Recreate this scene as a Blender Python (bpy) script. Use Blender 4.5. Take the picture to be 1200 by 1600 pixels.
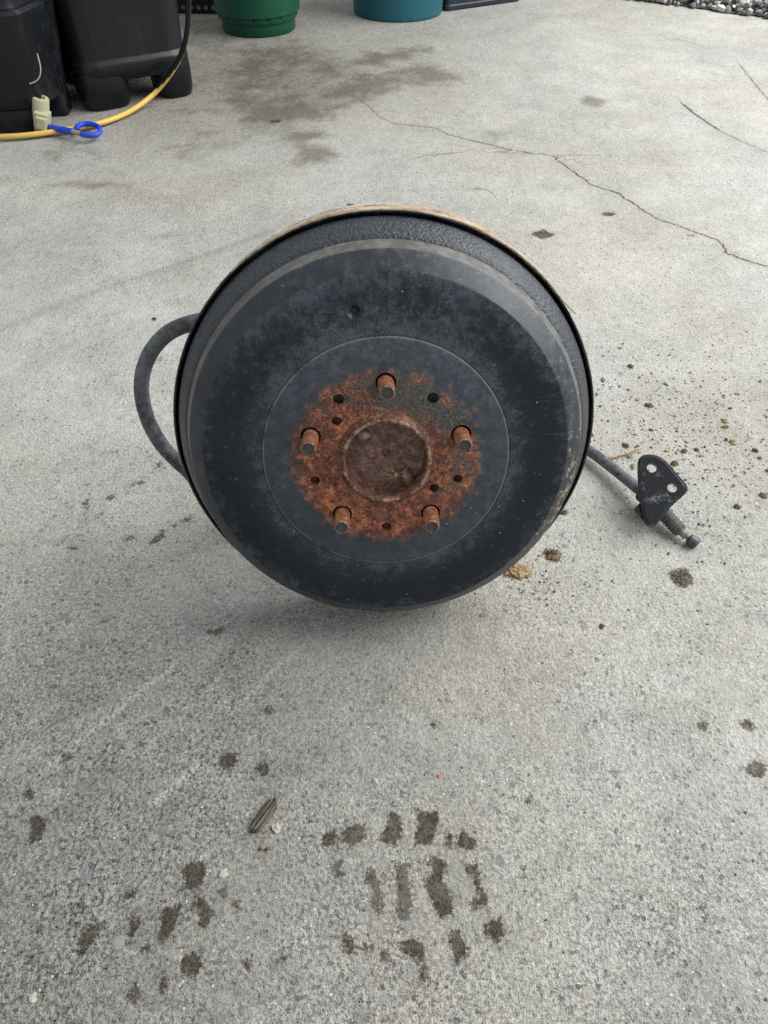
import bpy, math, random
import numpy as np
from mathutils import Vector, Matrix, noise as mnoise

for _o in list(bpy.data.objects):
    bpy.data.objects.remove(_o)
scene = bpy.context.scene
COL = scene.collection
random.seed(7)
RNG = np.random.default_rng(7)
rad = math.radians

# ------------------------------------------------------------------ camera
PITCH = rad(46.0)          # looking down
FPX = 1180.0               # focal length in photograph pixels (1200 x 1600)
_s, _c = math.sin(PITCH), math.cos(PITCH)
RIGHT = Vector((1, 0, 0)); FWD = Vector((0, _c, -_s)); DOWN = Vector((0, -_s, -_c))
# the drum as measured: face centre and axis seen from the camera
FACE_CAM = (0.0021, -0.0520, 0.7285)
PHI, YAW = rad(27.91), rad(1.38)
R_PLATE, Z_PLATE = 0.2165, -0.0772       # backing plate lip, behind the drum face
_n = (math.sin(YAW) * math.cos(PHI), math.sin(PHI), -math.cos(PHI) * math.cos(YAW))
AXIS = (RIGHT * _n[0] + DOWN * _n[1] + FWD * _n[2]).normalized()
_xr = Vector((0, 0, 1)).cross(AXIS).normalized()
_yu = AXIS.cross(_xr).normalized()
_fc = RIGHT * FACE_CAM[0] + DOWN * FACE_CAM[1] + FWD * FACE_CAM[2]
_low = _fc + AXIS * Z_PLATE - _yu * R_PLATE       # lowest point of the plate
CAM_H = -_low.z + 0.001
CAM = Vector((0, 0, CAM_H))
FACE_C = CAM + _fc

cam_d = bpy.data.cameras.new("camera")
cam_d.sensor_fit = 'VERTICAL'; cam_d.sensor_height = 36.0; cam_d.sensor_width = 27.0
cam_d.lens = FPX / 1600 * 36.0
cam_d.clip_start = 0.02; cam_d.clip_end = 400
cam = bpy.data.objects.new("camera", cam_d)
cam.location = CAM; cam.rotation_euler = (math.pi / 2 - PITCH, 0, 0)
COL.objects.link(cam); scene.camera = cam

# ------------------------------------------------------------------ light
world = bpy.data.worlds.new("World"); scene.world = world; world.use_nodes = True
_bg = world.node_tree.nodes["Background"]
_bg.inputs[0].default_value = (0.92, 0.97, 1.0, 1); _bg.inputs[1].default_value = 0.70


def area(name, loc, target, sx, sy, energy, color):
    d = bpy.data.lights.new(name, 'AREA'); d.shape = 'RECTANGLE'; d.size = sx; d.size_y = sy
    d.energy = energy; d.color = color
    o = bpy.data.objects.new(name, d); o.location = loc
    o.rotation_euler = (Vector(target) - Vector(loc)).to_track_quat('-Z', 'Y').to_euler()
    COL.objects.link(o); return o


# daylight that comes in through the open side of the shelter, to the right and behind
area("doorway_daylight", (2.9, 1.75, 2.7), (0.2, 1.1, 0.0), 4.4, 3.0, 335, (0.985, 1.0, 0.985))
vs = scene.view_settings
vs.view_transform = 'Standard'; vs.look = 'None'; vs.exposure = 0.0; vs.gamma = 1.0
vs.use_curve_mapping = False
scene.cycles.use_denoising = False
scene.cycles.max_bounces = 5; scene.cycles.diffuse_bounces = 3; scene.cycles.glossy_bounces = 3
scene.cycles.use_adaptive_sampling = True; scene.cycles.adaptive_threshold = 0.015


# ------------------------------------------------------------------ placing helpers
def ray(px, py):
    return (RIGHT * ((px - 600) / FPX) + DOWN * ((py - 800) / FPX) + FWD).normalized()


def gp(px, py, z=0.0):
    """a point of the place at height z, from where the photograph shows it"""
    r = ray(px, py); t = (z - CAM_H) / r.z
    return CAM + r * t


def at_y(px, py, y):
    r = ray(px, py); return CAM + r * (y / r.y)


# ------------------------------------------------------------------ mesh helpers
class MB:
    def __init__(s): s.v = []; s.f = []; s.m = []

    def add(s, verts, faces, mi=0):
        b = len(s.v); s.v += [tuple(p) for p in verts]
        s.f += [tuple(i + b for i in f) for f in faces]; s.m += [mi] * len(faces)

    def lathe(s, prof, seg=96, mi=0, close=False, cx=0, cy=0):
        """profile [(r, z)] turned about local Z; r == 0 gives a pole"""
        rings = []; V = []; Fs = []
        for r, z in prof:
            if r <= 1e-9:
                rings.append([len(V)]); V.append((cx, cy, z))
            else:
                rings.append(list(range(len(V), len(V) + seg)))
                V += [(cx + r * math.cos(2 * math.pi * i / seg), cy + r * math.sin(2 * math.pi * i / seg), z) for i in range(seg)]
        pairs = list(zip(rings, rings[1:]))
        if close: pairs.append((rings[-1], rings[0]))
        for a, b in pairs:
            for i in range(seg):
                j = (i + 1) % seg
                if len(a) == 1: Fs.append((a[0], b[j], b[i]))
                elif len(b) == 1: Fs.append((a[i], a[j], b[0]))
                else: Fs.append((a[i], a[j], b[j], b[i]))
        s.add(V, Fs, mi)

    def tube(s, path, rfun, seg=16, mi=0, cap=True, mfun=None):
        P = [Vector(p) for p in path]; n = len(P)
        T = []
        for i in range(n):
            t = (P[min(i + 1, n - 1)] - P[max(i - 1, 0)]); T.append(t.normalized())
        ref = Vector((0, 0, 1)) if abs(T[0].z) < 0.9 else Vector((1, 0, 0))
        U = (ref - T[0] * ref.dot(T[0])).normalized(); V = []; Fs = []; base = len(s.v)
        for i in range(n):
            U = (U - T[i] * U.dot(T[i])).normalized(); W = T[i].cross(U)
            r = rfun(i / (n - 1)) if callable(rfun) else rfun
            for k in range(seg):
                a = 2 * math.pi * k / seg
                V.append(P[i] + U * (r * math.cos(a)) + W * (r * math.sin(a)))
        s.v += [tuple(p) for p in V]
        for i in range(n - 1):
            for k in range(seg):
                j = (k + 1) % seg
                s.f.append((base + i * seg + k, base + i * seg + j, base + (i + 1) * seg + j, base + (i + 1) * seg + k))
                s.m.append(mfun(k / seg, i / n) if mfun else mi)
        if cap:
            s.f.append(tuple(base + k for k in reversed(range(seg)))); s.m.append(mi)
            s.f.append(tuple(base + (n - 1) * seg + k for k in range(seg))); s.m.append(mi)

    def rings(s, rs, mi=0, cap0=True, cap1=True):
        n = len(rs[0]); V = [p for r in rs for p in r]; Fs = []
        for i in range(len(rs) - 1):
            for k in range(n):
                j = (k + 1) % n
                Fs.append((i * n + k, i * n + j, (i + 1) * n + j, (i + 1) * n + k))
        if cap0: Fs.append(tuple(reversed(range(n))))
        if cap1: Fs.append(tuple((len(rs) - 1) * n + k for k in range(n)))
        s.add(V, Fs, mi)

    def blob(s, c, rx, ry, rz, seed=0, rough=0.25, sub=2, rot=None, mi=0, freq=1.6):
        V, Fs = ICO[sub]
        out = []
        off = Vector((seed * 7.13, seed * 3.7, seed * 1.9))
        for v in V:
            d = 1 + rough * mnoise.noise(v * freq + off) + rough * 0.5 * mnoise.noise(v * freq * 2.7 + off)
            p = Vector((v.x * rx * d, v.y * ry * d, v.z * rz * d))
            if rot: p = rot @ p
            out.append(Vector(c) + p)
        s.add(out, Fs, mi)

    def build(s, name, mats, parent=None, sharp=35, smooth=True, xf=None):
        me = bpy.data.meshes.new(name)
        v = s.v if xf is None else [tuple(xf @ Vector(p)) for p in s.v]
        me.from_pydata(v, [], s.f); me.update()
        if not isinstance(mats, (list, tuple)): mats = [mats]
        for m in mats: me.materials.append(m)
        if len(mats) > 1: me.polygons.foreach_set('material_index', s.m)
        if smooth:
            me.shade_smooth(); me.set_sharp_from_angle(angle=rad(sharp))
        o = bpy.data.objects.new(name, me); COL.objects.link(o)
        if parent: o.parent = parent
        return o


def _ico():
    import bmesh
    out = {}
    for s in (1, 2, 3):
        bm = bmesh.new(); bmesh.ops.create_icosphere(bm, subdivisions=s, radius=1)
        bm.verts.ensure_lookup_table()
        out[s] = ([v.co.copy() for v in bm.verts], [tuple(x.index for x in f.verts) for f in bm.faces]); bm.free()
    return out


ICO = _ico()


def tag(o, label=None, cat=None, group=None, kind=None):
    if label: o['label'] = label
    if cat: o['category'] = cat
    if group: o['group'] = group
    if kind: o['kind'] = kind
    return o


def empty(name, loc, label, cat, group=None, rz=0.0):
    o = bpy.data.objects.new(name, None); o.location = loc; o.rotation_euler = (0, 0, rz)
    o.empty_display_size = 0.05
    COL.objects.link(o); return tag(o, label, cat, group)


def catmull(P, n=12):
    P = [Vector(p) for p in P]; out = []
    for i in range(len(P) - 1):
        p0 = P[max(i - 1, 0)]; p1 = P[i]; p2 = P[i + 1]; p3 = P[min(i + 2, len(P) - 1)]
        for k in range(n):
            t = k / n
            out.append(0.5 * ((2 * p1) + (p2 - p0) * t + (2 * p0 - 5 * p1 + 4 * p2 - p3) * t * t + (3 * p1 - p0 - 3 * p2 + p3) * t ** 3))
    out.append(P[-1]); return out


def rrect(hx, hy, r, z, n=6, cx=0, cy=0):
    out = []
    for qx, qy, a0 in ((1, 1, 0), (-1, 1, 90), (-1, -1, 180), (1, -1, 270)):
        for k in range(n + 1):
            a = rad(a0 + 90 * k / n)
            out.append(Vector((cx + qx * (hx - r) + r * math.cos(a), cy + qy * (hy - r) + r * math.sin(a), z)))
    return out


def boolean_cut(o, cutters):
    for c in cutters:
        md = o.modifiers.new('cut', 'BOOLEAN'); md.operation = 'DIFFERENCE'; md.solver = 'EXACT'; md.object = c
    bpy.context.view_layer.update()
    dg = bpy.context.evaluated_depsgraph_get()
    me = bpy.data.meshes.new_from_object(o.evaluated_get(dg))
    old = o.data; o.modifiers.clear(); o.data = me; bpy.data.meshes.remove(old)
    for c in cutters: bpy.data.objects.remove(c)
    me.name = o.name
    me.shade_smooth(); me.set_sharp_from_angle(angle=rad(30))


# ------------------------------------------------------------------ material helpers
class G:
    def __init__(s, name):
        s.mat = bpy.data.materials.new(name); s.mat.use_nodes = True
        s.nt = s.mat.node_tree; s.bsdf = s.nt.nodes['Principled BSDF']
        s._tc = None

    def node(s, t, **kw):
        n = s.nt.nodes.new(t)
        for k, v in kw.items(): setattr(n, k, v)
        return n

    def put(s, sock, v):
        if v is None: return
        if isinstance(v, bpy.types.NodeSocket): s.nt.links.new(v, sock)
        else:
            if isinstance(v, (tuple, list)) and len(v) == 3 and sock.type == 'RGBA': v = (*v, 1)
            sock.default_value = v

    @property
    def obj(s):
        if not s._tc: s._tc = s.node('ShaderNodeTexCoord')
        return s._tc.outputs['Object']

    def noise(s, scale, detail=3, rough=0.55, dist=0.0, vec=None, out='Fac'):
        n = s.node('ShaderNodeTexNoise'); s.put(n.inputs['Vector'], vec or s.obj)
        n.inputs['Scale'].default_value = scale; n.inputs['Detail'].default_value = detail
        n.inputs['Roughness'].default_value = rough; n.inputs['Distortion'].default_value = dist
        return n.outputs[out]

    def voro(s, scale, feature='F1', vec=None, rand=1.0, out='Distance'):
        n = s.node('ShaderNodeTexVoronoi'); n.feature = feature; s.put(n.inputs['Vector'], vec or s.obj)
        n.inputs['Scale'].default_value = scale; n.inputs['Randomness'].default_value = rand
        return n.outputs[out]

    def math(s, op, a, b=None, c=None, clamp=False):
        n = s.node('ShaderNodeMath', operation=op); n.use_clamp = clamp
        for i, v in enumerate((a, b, c)):
            if v is not None: s.put(n.inputs[i], v)
        return n.outputs[0]

    def step(s, v, lo, hi, o0=0.0, o1=1.0):
        n = s.node('ShaderNodeMapRange'); n.interpolation_type = 'SMOOTHSTEP'
        s.put(n.inputs['Value'], v); s.put(n.inputs['From Min'], lo); s.put(n.inputs['From Max'], hi)
        n.inputs['To Min'].default_value = o0; n.inputs['To Max'].default_value = o1
        return n.outputs[0]

    def lin(s, v, lo, hi, o0=0.0, o1=1.0):
        n = s.node('ShaderNodeMapRange')
        s.put(n.inputs['Value'], v); s.put(n.inputs['From Min'], lo); s.put(n.inputs['From Max'], hi)
        n.inputs['To Min'].default_value = o0; n.inputs['To Max'].default_value = o1
        return n.outputs[0]

    def mix(s, fac, a, b, mode='MIX'):
        n = s.node('ShaderNodeMix', data_type='RGBA', blend_type=mode)
        s.put(n.inputs[0], fac); s.put(n.inputs[6], a); s.put(n.inputs[7], b)
        return n.outputs[2]

    def ramp(s, fac, stops):
        n = s.node('ShaderNodeValToRGB'); s.put(n.inputs[0], fac); e = n.color_ramp.elements
        while len(e) < len(stops): e.new(0.5)
        for k, (p, c) in enumerate(stops):
            e[k].position = p; e[k].color = (*c, 1) if len(c) == 3 else c
        return n.outputs[0]

    def attr(s, name, out='Fac'):
        n = s.node('ShaderNodeAttribute', attribute_name=name); return n.outputs[out]

    def sep(s, vec=None):
        n = s.node('ShaderNodeSeparateXYZ'); s.put(n.inputs[0], vec or s.obj); return n.outputs

    def comb(s, x, y, z):
        n = s.node('ShaderNodeCombineXYZ')
        for i, v in enumerate((x, y, z)): s.put(n.inputs[i], v)
        return n.outputs[0]

    def mapping(s, rot=(0, 0, 0), scale=(1, 1, 1), loc=(0, 0, 0), vec=None):
        n = s.node('ShaderNodeMapping'); s.put(n.inputs[0], vec or s.obj)
        n.inputs['Rotation'].default_value = rot; n.inputs['Scale'].default_value = scale; n.inputs['Location'].default_value = loc
        return n.outputs[0]

    def bump(s, h, strength=0.5, dist=0.001, normal=None):
        n = s.node('ShaderNodeBump'); n.inputs['Strength'].default_value = strength; n.inputs['Distance'].default_value = dist
        s.put(n.inputs['Height'], h); s.put(n.inputs['Normal'], normal); return n.outputs[0]

    def out(s, color, rough=0.6, normal=None, metal=0.0, spec=0.5):
        b = s.bsdf
        s.put(b.inputs['Base Color'], color); s.put(b.inputs['Roughness'], rough); s.put(b.inputs['Metallic'], metal)
        s.put(b.inputs['Specular IOR Level'], spec); s.put(b.inputs['Normal'], normal)
        return s.mat


def g3(v, t=(1, 1, 1)): return tuple(v * k for k in t)


# ------------------------------------------------------------------ concrete floor
def mat_concrete():
    g = G('concrete')

    def n2(scale, detail, rough):
        n = g.node('ShaderNodeTexNoise'); n.noise_dimensions = '2D'; g.put(n.inputs['Vector'], g.obj)
        n.inputs['Scale'].default_value = scale; n.inputs['Detail'].default_value = detail; n.inputs['Roughness'].default_value = rough
        return n.outputs['Fac']

    def v2(scale):
        n = g.node('ShaderNodeTexVoronoi'); n.voronoi_dimensions = '2D'; g.put(n.inputs['Vector'], g.obj); n.inputs['Scale'].default_value = scale
        c = g.node('ShaderNodeSeparateColor'); g.put(c.inputs[0], n.outputs['Color'])
        return n.outputs['Distance'], c.outputs
    c0 = lambda v: g.math('SUBTRACT', v, 0.5)
    mul = lambda a, b: g.math('MULTIPLY', a, b)
    add = lambda a, b: g.math('ADD', a, b)
    sm = n2(60, 3, 0.7); fine2 = n2(270, 2, 0.7); fine = n2(760, 1, 0.6)
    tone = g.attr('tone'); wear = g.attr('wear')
    dA, cA = v2(310)                       # sand grains
    dB, cB = v2(118)                       # coarser dark grains and pits
    dC, cC = v2(48)                        # scattered aggregate stones
    grain = add(mul(c0(cA[2]), 0.30), add(mul(c0(fine), 1.0), mul(c0(fine2), 1.25)))
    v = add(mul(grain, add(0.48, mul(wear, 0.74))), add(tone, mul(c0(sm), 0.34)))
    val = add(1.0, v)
    col = g.mix(g.attr('warm'), (0.364, 0.356, 0.330), (0.348, 0.326, 0.282))
    vc = g.node('ShaderNodeCombineColor')
    for i in range(3): g.put(vc.inputs[i], val)
    col = g.mix(1.0, col, vc.outputs[0], 'MULTIPLY')
    # aggregate showing where the skin of the slab has worn off
    sz = add(0.20, mul(cA[1], 0.30))
    peb = mul(mul(g.step(add(dA, mul(c0(fine), 0.35)), sz, g.math('SUBTRACT', sz, 0.10)), g.step(cA[0], 0.52, 0.42)), add(0.10, mul(wear, 0.90)))
    col = g.mix(mul(peb, 0.56), col, g.ramp(cA[2], [(0, (0.10, 0.102, 0.106)), (0.6, (0.18, 0.18, 0.18)), (0.85, (0.25, 0.235, 0.21)), (1, (0.36, 0.35, 0.33))]))
    peb2 = mul(mul(g.step(add(dC, mul(c0(fine2), 0.2)), 0.27, 0.20), g.step(cC[0], 0.14, 0.13)), wear)
    col = g.mix(mul(peb2, 0.80), col, g.ramp(cC[1], [(0, (0.14, 0.145, 0.15)), (0.7, (0.22, 0.22, 0.22)), (1, (0.34, 0.31, 0.27))]))
    psz = add(0.05, mul(mul(cB[1], cB[1]), 0.36))
    pit = mul(add(0.35, mul(wear, 0.65)), mul(g.step(add(dB, add(mul(c0(fine), 0.35), mul(c0(fine2), 0.5))), psz, g.math('SUBTRACT', psz, 0.10)), g.step(cB[0], 0.70, 0.74)))
    col = g.mix(mul(pit, 0.66), col, (0.055, 0.053, 0.052))
    spk = mul(g.step(dA, 0.34, 0.22), g.step(cA[1], 0.988, 0.991))
    col = g.mix(mul(spk, 0.65), col, (0.74, 0.73, 0.69))
    # trowel drag lines, old oil and water stains, rubber scuffs, chalky scrapes (shapes held in attributes)
    trm = g.attr('trowel')
    col = g.mix(mul(trm, 0.16), col, (0.46, 0.45, 0.42))
    st = g.attr('stain')
    col = g.mix(mul(st, 0.85), col, g.mix(1.0, col, (0.44, 0.41, 0.36), 'MULTIPLY'))
    scm = mul(g.attr('scuff'), g.step(sm, 0.30, 0.62))
    col = g.mix(scm, col, g.mix(1.0, col, (0.48, 0.48, 0.50), 'MULTIPLY'))
    lt = mul(g.attr('chalk'), g.step(fine2, 0.34, 0.6))
    col = g.mix(mul(lt, 0.6), col, (0.56, 0.54, 0.50))
    du = mul(g.attr('dust'), g.step(sm, 0.40, 0.66))
    col = g.mix(mul(du, 0.5), col, (0.33, 0.255, 0.165))
    # mud pressed on by a tyre: outline stored as a signed distance, broken up by noise
    sd = g.attr('mud_sd'); mk = g.attr('mud_k')
    ms = add(g.math('SUBTRACT', sd, 0.0009), add(mul(c0(sm), 0.0050), mul(c0(fine2), 0.0070)))
    mud = g.step(ms, 0.0022, -0.0016)
    thin = g.step(add(add(mul(fine2, .6), mul(fine, .4)), mul(g.math('SUBTRACT', mk, 0.5), 0.75)), 0.27, 0.45)
    damp = mul(g.step(ms, 0.010, -0.004), mul(mk, 0.40))
    col = g.mix(damp, col, g.mix(1.0, col, (0.50, 0.47, 0.42), 'MULTIPLY'))
    mcol = g.mix(g.step(add(mul(fine, .5), mul(fine2, .5)), .35, .65), (0.018, 0.014, 0.010), (0.085, 0.068, 0.047))
    mudm = mul(mul(mud, thin), g.math('ADD', 0.46, mul(mk, 0.72), clamp=True))
    wet = g.mix(1.0, col, (0.19, 0.165, 0.13), 'MULTIPLY')
    mudm = mul(mudm, g.lin(sm, .32, .62, .72, 1.0))
    col = g.mix(mudm, col, g.mix(g.step(add(mk, mul(c0(sm), 1.2)), .45, .95), wet, mcol))
    # cracks (attributes: signed distance to the crack line, half width, strength)
    cd = g.math('ABSOLUTE', add(g.attr('crack'), add(mul(c0(sm), 0.009), mul(c0(fine2), 0.009)))); cw = g.attr('crack_w'); ck = g.attr('crack_k')
    crk = mul(mul(g.step(cd, cw, mul(cw, 0.35)), g.step(sm, 0.24, 0.36)), ck)
    col = g.mix(mul(mul(g.step(cd, 0.03, 0.0), 0.22), ck), col, (0.20, 0.18, 0.15))
    col = g.mix(mul(crk, 0.92), col, (0.035, 0.032, 0.028))
    h = add(mul(fine2, 1.2), mul(fine, 0.5))
    h = add(h, mul(pit, -0.9)); h = add(h, mul(sm, 1.8)); h = add(h, mul(peb2, 0.5)); h = add(h, mul(trm, 0.5)); h = add(h, mul(crk, -3.0))
    return g.out(col, g.math('SUBTRACT', 0.88, mul(st, 0.18)), g.bump(h, 0.8, 0.0016), spec=0.3)


def perlin(P, scale, seed=0, octs=4, rough=0.55):
    """vectorised gradient noise on the floor plan, about 0..1"""
    rg = np.random.default_rng(seed); tab = rg.uniform(0, 2 * np.pi, (256, 256)); out = np.zeros(len(P)); amp = 1.0; tot = 0.0
    off = rg.uniform(0, 200, 2)
    for o in range(octs):
        Q = P * scale * 2 ** o + off + o * 17.3
        i = np.floor(Q).astype(int); f = Q - i; u = f * f * f * (f * (f * 6 - 15) + 10)

        def gr(dx, dy):
            a = tab[(i[:, 0] + dx) & 255, (i[:, 1] + dy) & 255]
            return np.cos(a) * (f[:, 0] - dx) + np.sin(a) * (f[:, 1] - dy)
        n0 = gr(0, 0) * (1 - u[:, 0]) + gr(1, 0) * u[:, 0]; n1 = gr(0, 1) * (1 - u[:, 0]) + gr(1, 1) * u[:, 0]
        out += amp * (n0 * (1 - u[:, 1]) + n1 * u[:, 1]); tot += amp; amp *= rough
    return 0.5 + out / tot * 0.75


def sstep(v, lo, hi):
    t = np.clip((v - lo) / (hi - lo), 0, 1); return t * t * (3 - 2 * t)


def seg_dist(P, a, b):
    ab = b - a; L = max(float(ab @ ab), 1e-12)
    t = np.clip(((P - a) @ ab) / L, 0, 1)
    q = a + t[:, None] * ab
    return np.hypot(P[:, 0] - q[:, 0], P[:, 1] - q[:, 1]), t


def poly_sd(P, poly):
    d = np.full(len(P), 1e9); ins = np.zeros(len(P), bool); n = len(poly)
    for i in range(n):
        a, b = poly[i], poly[(i + 1) % n]
        dd, _ = seg_dist(P, a, b); d = np.minimum(d, dd)
        c = ((a[1] > P[:, 1]) != (b[1] > P[:, 1]))
        with np.errstate(divide='ignore', invalid='ignore'):
            xx = (b[0] - a[0]) * (P[:, 1] - a[1]) / (b[1] - a[1] + 1e-15) + a[0]
        ins ^= c & (P[:, 0] < xx)
    return np.where(ins, -d, d)


def g2(pts): return np.array([tuple(gp(x, y))[:2] for x, y in pts])


MUD = [  # tyre prints and mud spots, as outlines on the floor, with how thick the mud lies
    (0.74, [(503, 1305), (523, 1297), (525, 1310), (517, 1322), (505, 1318)]),
    (0.61, [(532, 1312), (547, 1290), (568, 1290), (570, 1310), (550, 1320)]),
    (0.79, [(597, 1305), (605, 1290), (612, 1270), (622, 1272), (625, 1293), (622, 1313), (610, 1317), (598, 1315)]),
    (0.89, [(650, 1267), (667, 1273), (680, 1267), (686, 1278), (680, 1300), (673, 1318), (650, 1318), (647, 1305), (657, 1288)]),
    (0.84, [(697, 1319), (701, 1302), (707, 1303), (703, 1320)]),
    (0.96, [(714, 1325), (716, 1307), (723, 1298), (745, 1318), (743, 1325)]),
    (0.56, [(522, 1370), (530, 1353), (537, 1370)]),
    (0.46, [(570, 1367), (583, 1357), (590, 1383), (598, 1423), (580, 1423), (583, 1390)]),
    (0.50, [(617, 1350), (637, 1350), (633, 1370), (643, 1397), (637, 1437), (623, 1430), (623, 1390)]),
    (0.79, [(670, 1343), (695, 1345), (697, 1360), (688, 1373), (705, 1407), (707, 1427), (690, 1433), (680, 1423), (673, 1397), (663, 1380), (680, 1360)]),
    (0.89, [(727, 1353), (743, 1353), (747, 1370), (752, 1387), (763, 1405), (757, 1417), (737, 1417), (735, 1408), (752, 1403), (740, 1380), (738, 1363), (728, 1362)]),
    (0.84, [(533, 1460), (543, 1460), (553, 1483), (547, 1487), (537, 1473)]),
    (0.58, [(593, 1487), (607, 1487), (610, 1500), (597, 1500)]),
    (0.76, [(630, 1472), (650, 1468), (663, 1483), (662, 1507), (650, 1500), (632, 1487)]),
    (0.74, [(702, 1463), (713, 1455), (723, 1473), (733, 1490), (713, 1503), (707, 1483)]),
    (0.97, [(754, 1445), (783, 1437), (787, 1457), (775, 1476), (763, 1460)]),
    (0.74, [(47, 1280), (63, 1273), (70, 1290), (62, 1310), (42, 1320), (53, 1297)]),
    (0.79, [(347, 1180), (367, 1178), (368, 1193), (357, 1202), (345, 1197)]),
    (0.89, [(282, 1363), (300, 1348), (320, 1350), (320, 1367), (310, 1385), (292, 1387), (290, 1372)]),
    (0.66, [(192, 1397), (210, 1390), (210, 1402), (193, 1407)]),
    (0.82, [(253, 1420), (278, 1418), (277, 1437), (263, 1463), (247, 1470), (253, 1443)]),
    (0.74, [(302, 1407), (317, 1403), (330, 1427), (323, 1447), (307, 1453), (315, 1433)]),
    (0.84, [(127, 1460), (143, 1447), (157, 1447), (147, 1467), (133, 1487), (123, 1490)]),
    (0.61, [(203, 1433), (217, 1437), (213, 1460), (200, 1463)]),
    (0.61, [(220, 1480), (235, 1478), (233, 1490), (222, 1490)]),
    (0.79, [(285, 1497), (307, 1490), (315, 1503), (312, 1520), (293, 1522), (283, 1512)]),
    (0.94, [(197, 1550), (213, 1542), (217, 1557), (205, 1563)]),
    (0.89, [(250, 1533), (258, 1528), (262, 1540), (253, 1548)]),
    (0.64, [(40, 1237), (52, 1233), (50, 1248), (40, 1248)]),
    (0.89, [(404, 1192), (418, 1195), (416, 1212), (403, 1208)]),
    (0.84, [(404, 1326), (420, 1325), (418, 1332), (406, 1331)]),
    (0.66, [(1090, 1133), (1103, 1128), (1106, 1138), (1094, 1141)]),
    (0.66, [(1156, 1126), (1172, 1124), (1180, 1138), (1164, 1139)]),
    (0.66, [(1164, 1200), (1180, 1190), (1196, 1195), (1192, 1215), (1175, 1213)]),
    (0.84, [(829, 367), (836, 362), (846, 361), (849, 358), (856, 363), (869, 366), (860, 370), (846, 373), (838, 369)]),
    (0.79, [(938, 336), (945, 332), (963, 333), (955, 338)]),
    (0.71, [(240, 727), (252, 722), (250, 733)]), (0.71, [(194, 757), (208, 755), (204, 762)]), (0.66, [(212, 753), (226, 751), (222, 758)]),
    (0.64, [(128, 786), (138, 780), (136, 796)]), (0.71, [(163, 778), (180, 772), (176, 782)]), (0.66, [(192, 843), (210, 836), (204, 845)]),
    (0.66, [(234, 849), (255, 829), (257, 838), (240, 850)]), (0.71, [(104, 855), (118, 855), (124, 863)]), (0.71, [(284, 816), (298, 806), (296, 815)]),
    (0.66, [(268, 818), (275, 818), (273, 826)]), (0.66, [(145, 808), (160, 802), (158, 809)]),
    (0.66, [(1047, 895), (1072, 888), (1084, 908), (1066, 918), (1050, 908)]),
    (0.71, [(815, 1250), (830, 1248), (828, 1258)]), (0.66, [(672, 1133), (682, 1130), (680, 1138)]),
    (0.66, [(540, 318), (552, 318), (548, 324)]), (0.74, [(420, 188), (440, 187), (436, 192), (424, 192)]),
    (0.66, [(1073, 368), (1085, 366), (1083, 371)]), (0.66, [(246, 560), (253, 558), (251, 565)]),
    (.60, [(571, 1366), (577, 1360), (585, 1361), (588, 1371), (580, 1378), (573, 1376)]), (.55, [(583, 1405), (597, 1408), (599, 1424), (585, 1424)]),
    (.50, [(519, 1350), (532, 1346), (536, 1356), (524, 1362)]), (.72, [(663, 1347), (672, 1341), (690, 1343), (697, 1352), (690, 1357), (676, 1352)]),
    (.55, [(566, 1480), (575, 1474), (583, 1482), (576, 1490)]), (.60, [(655, 1512), (664, 1508), (668, 1528), (661, 1535)]),
    (.62, [(342, 1393), (350, 1389), (354, 1397), (347, 1402)]), (.66, [(365, 1410), (373, 1408), (375, 1420), (368, 1423)]),
    (.70, [(380, 1502), (390, 1500), (392, 1512), (384, 1514)]), (.60, [(433, 1496), (443, 1492), (446, 1502), (437, 1504)]),
    (.58, [(98, 1180), (108, 1176), (112, 1186), (102, 1190)]), (.55, [(410, 1108), (422, 1104), (428, 1112), (416, 1117)]),
]
STAIN = [
    (.95, [(545, 98), (575, 84), (640, 74), (672, 76), (640, 92), (585, 103)]),
    (1.0, [(510, 148), (540, 130), (600, 112), (650, 101), (700, 108), (720, 122), (700, 134), (650, 128), (600, 140), (560, 154)]),
    (.60, [(375, 118), (400, 95), (470, 88), (495, 105), (470, 130), (400, 134)]),
    (.85, [(370, 190), (400, 165), (470, 160), (545, 165), (520, 186), (440, 196)]),
    (.55, [(300, 108), (360, 70), (460, 68), (500, 82), (420, 95), (330, 125)]),
    (.95, [(446, 243), (468, 226), (505, 228), (526, 241), (510, 253), (470, 257)]),
    (.62, [(405, 222), (440, 206), (510, 202), (535, 210), (480, 222), (430, 228)]),
    (.85, [(902, 157), (915, 150), (957, 158), (935, 166), (912, 163)]),
    (.55, [(70, 290), (110, 280), (215, 284), (200, 296), (110, 298)]),
    (.60, [(295, 40), (360, 55), (520, 66), (560, 100), (520, 160), (430, 200), (330, 210), (290, 150)]),
    (.40, [(150, 230), (300, 200), (420, 215), (330, 262), (200, 262)]),
    (.42, [(735, 205), (800, 200), (830, 230), (780, 240)]),
    (.40, [(940, 380), (1030, 350), (1060, 385), (980, 400)]),
    (.35, [(830, 290), (900, 270), (910, 300), (860, 320)]),
    (.40, [(0, 225), (150, 215), (260, 235), (140, 262), (0, 262)]),
    (.34, [(905, 500), (985, 505), (970, 525), (915, 530)]),
]
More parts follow.
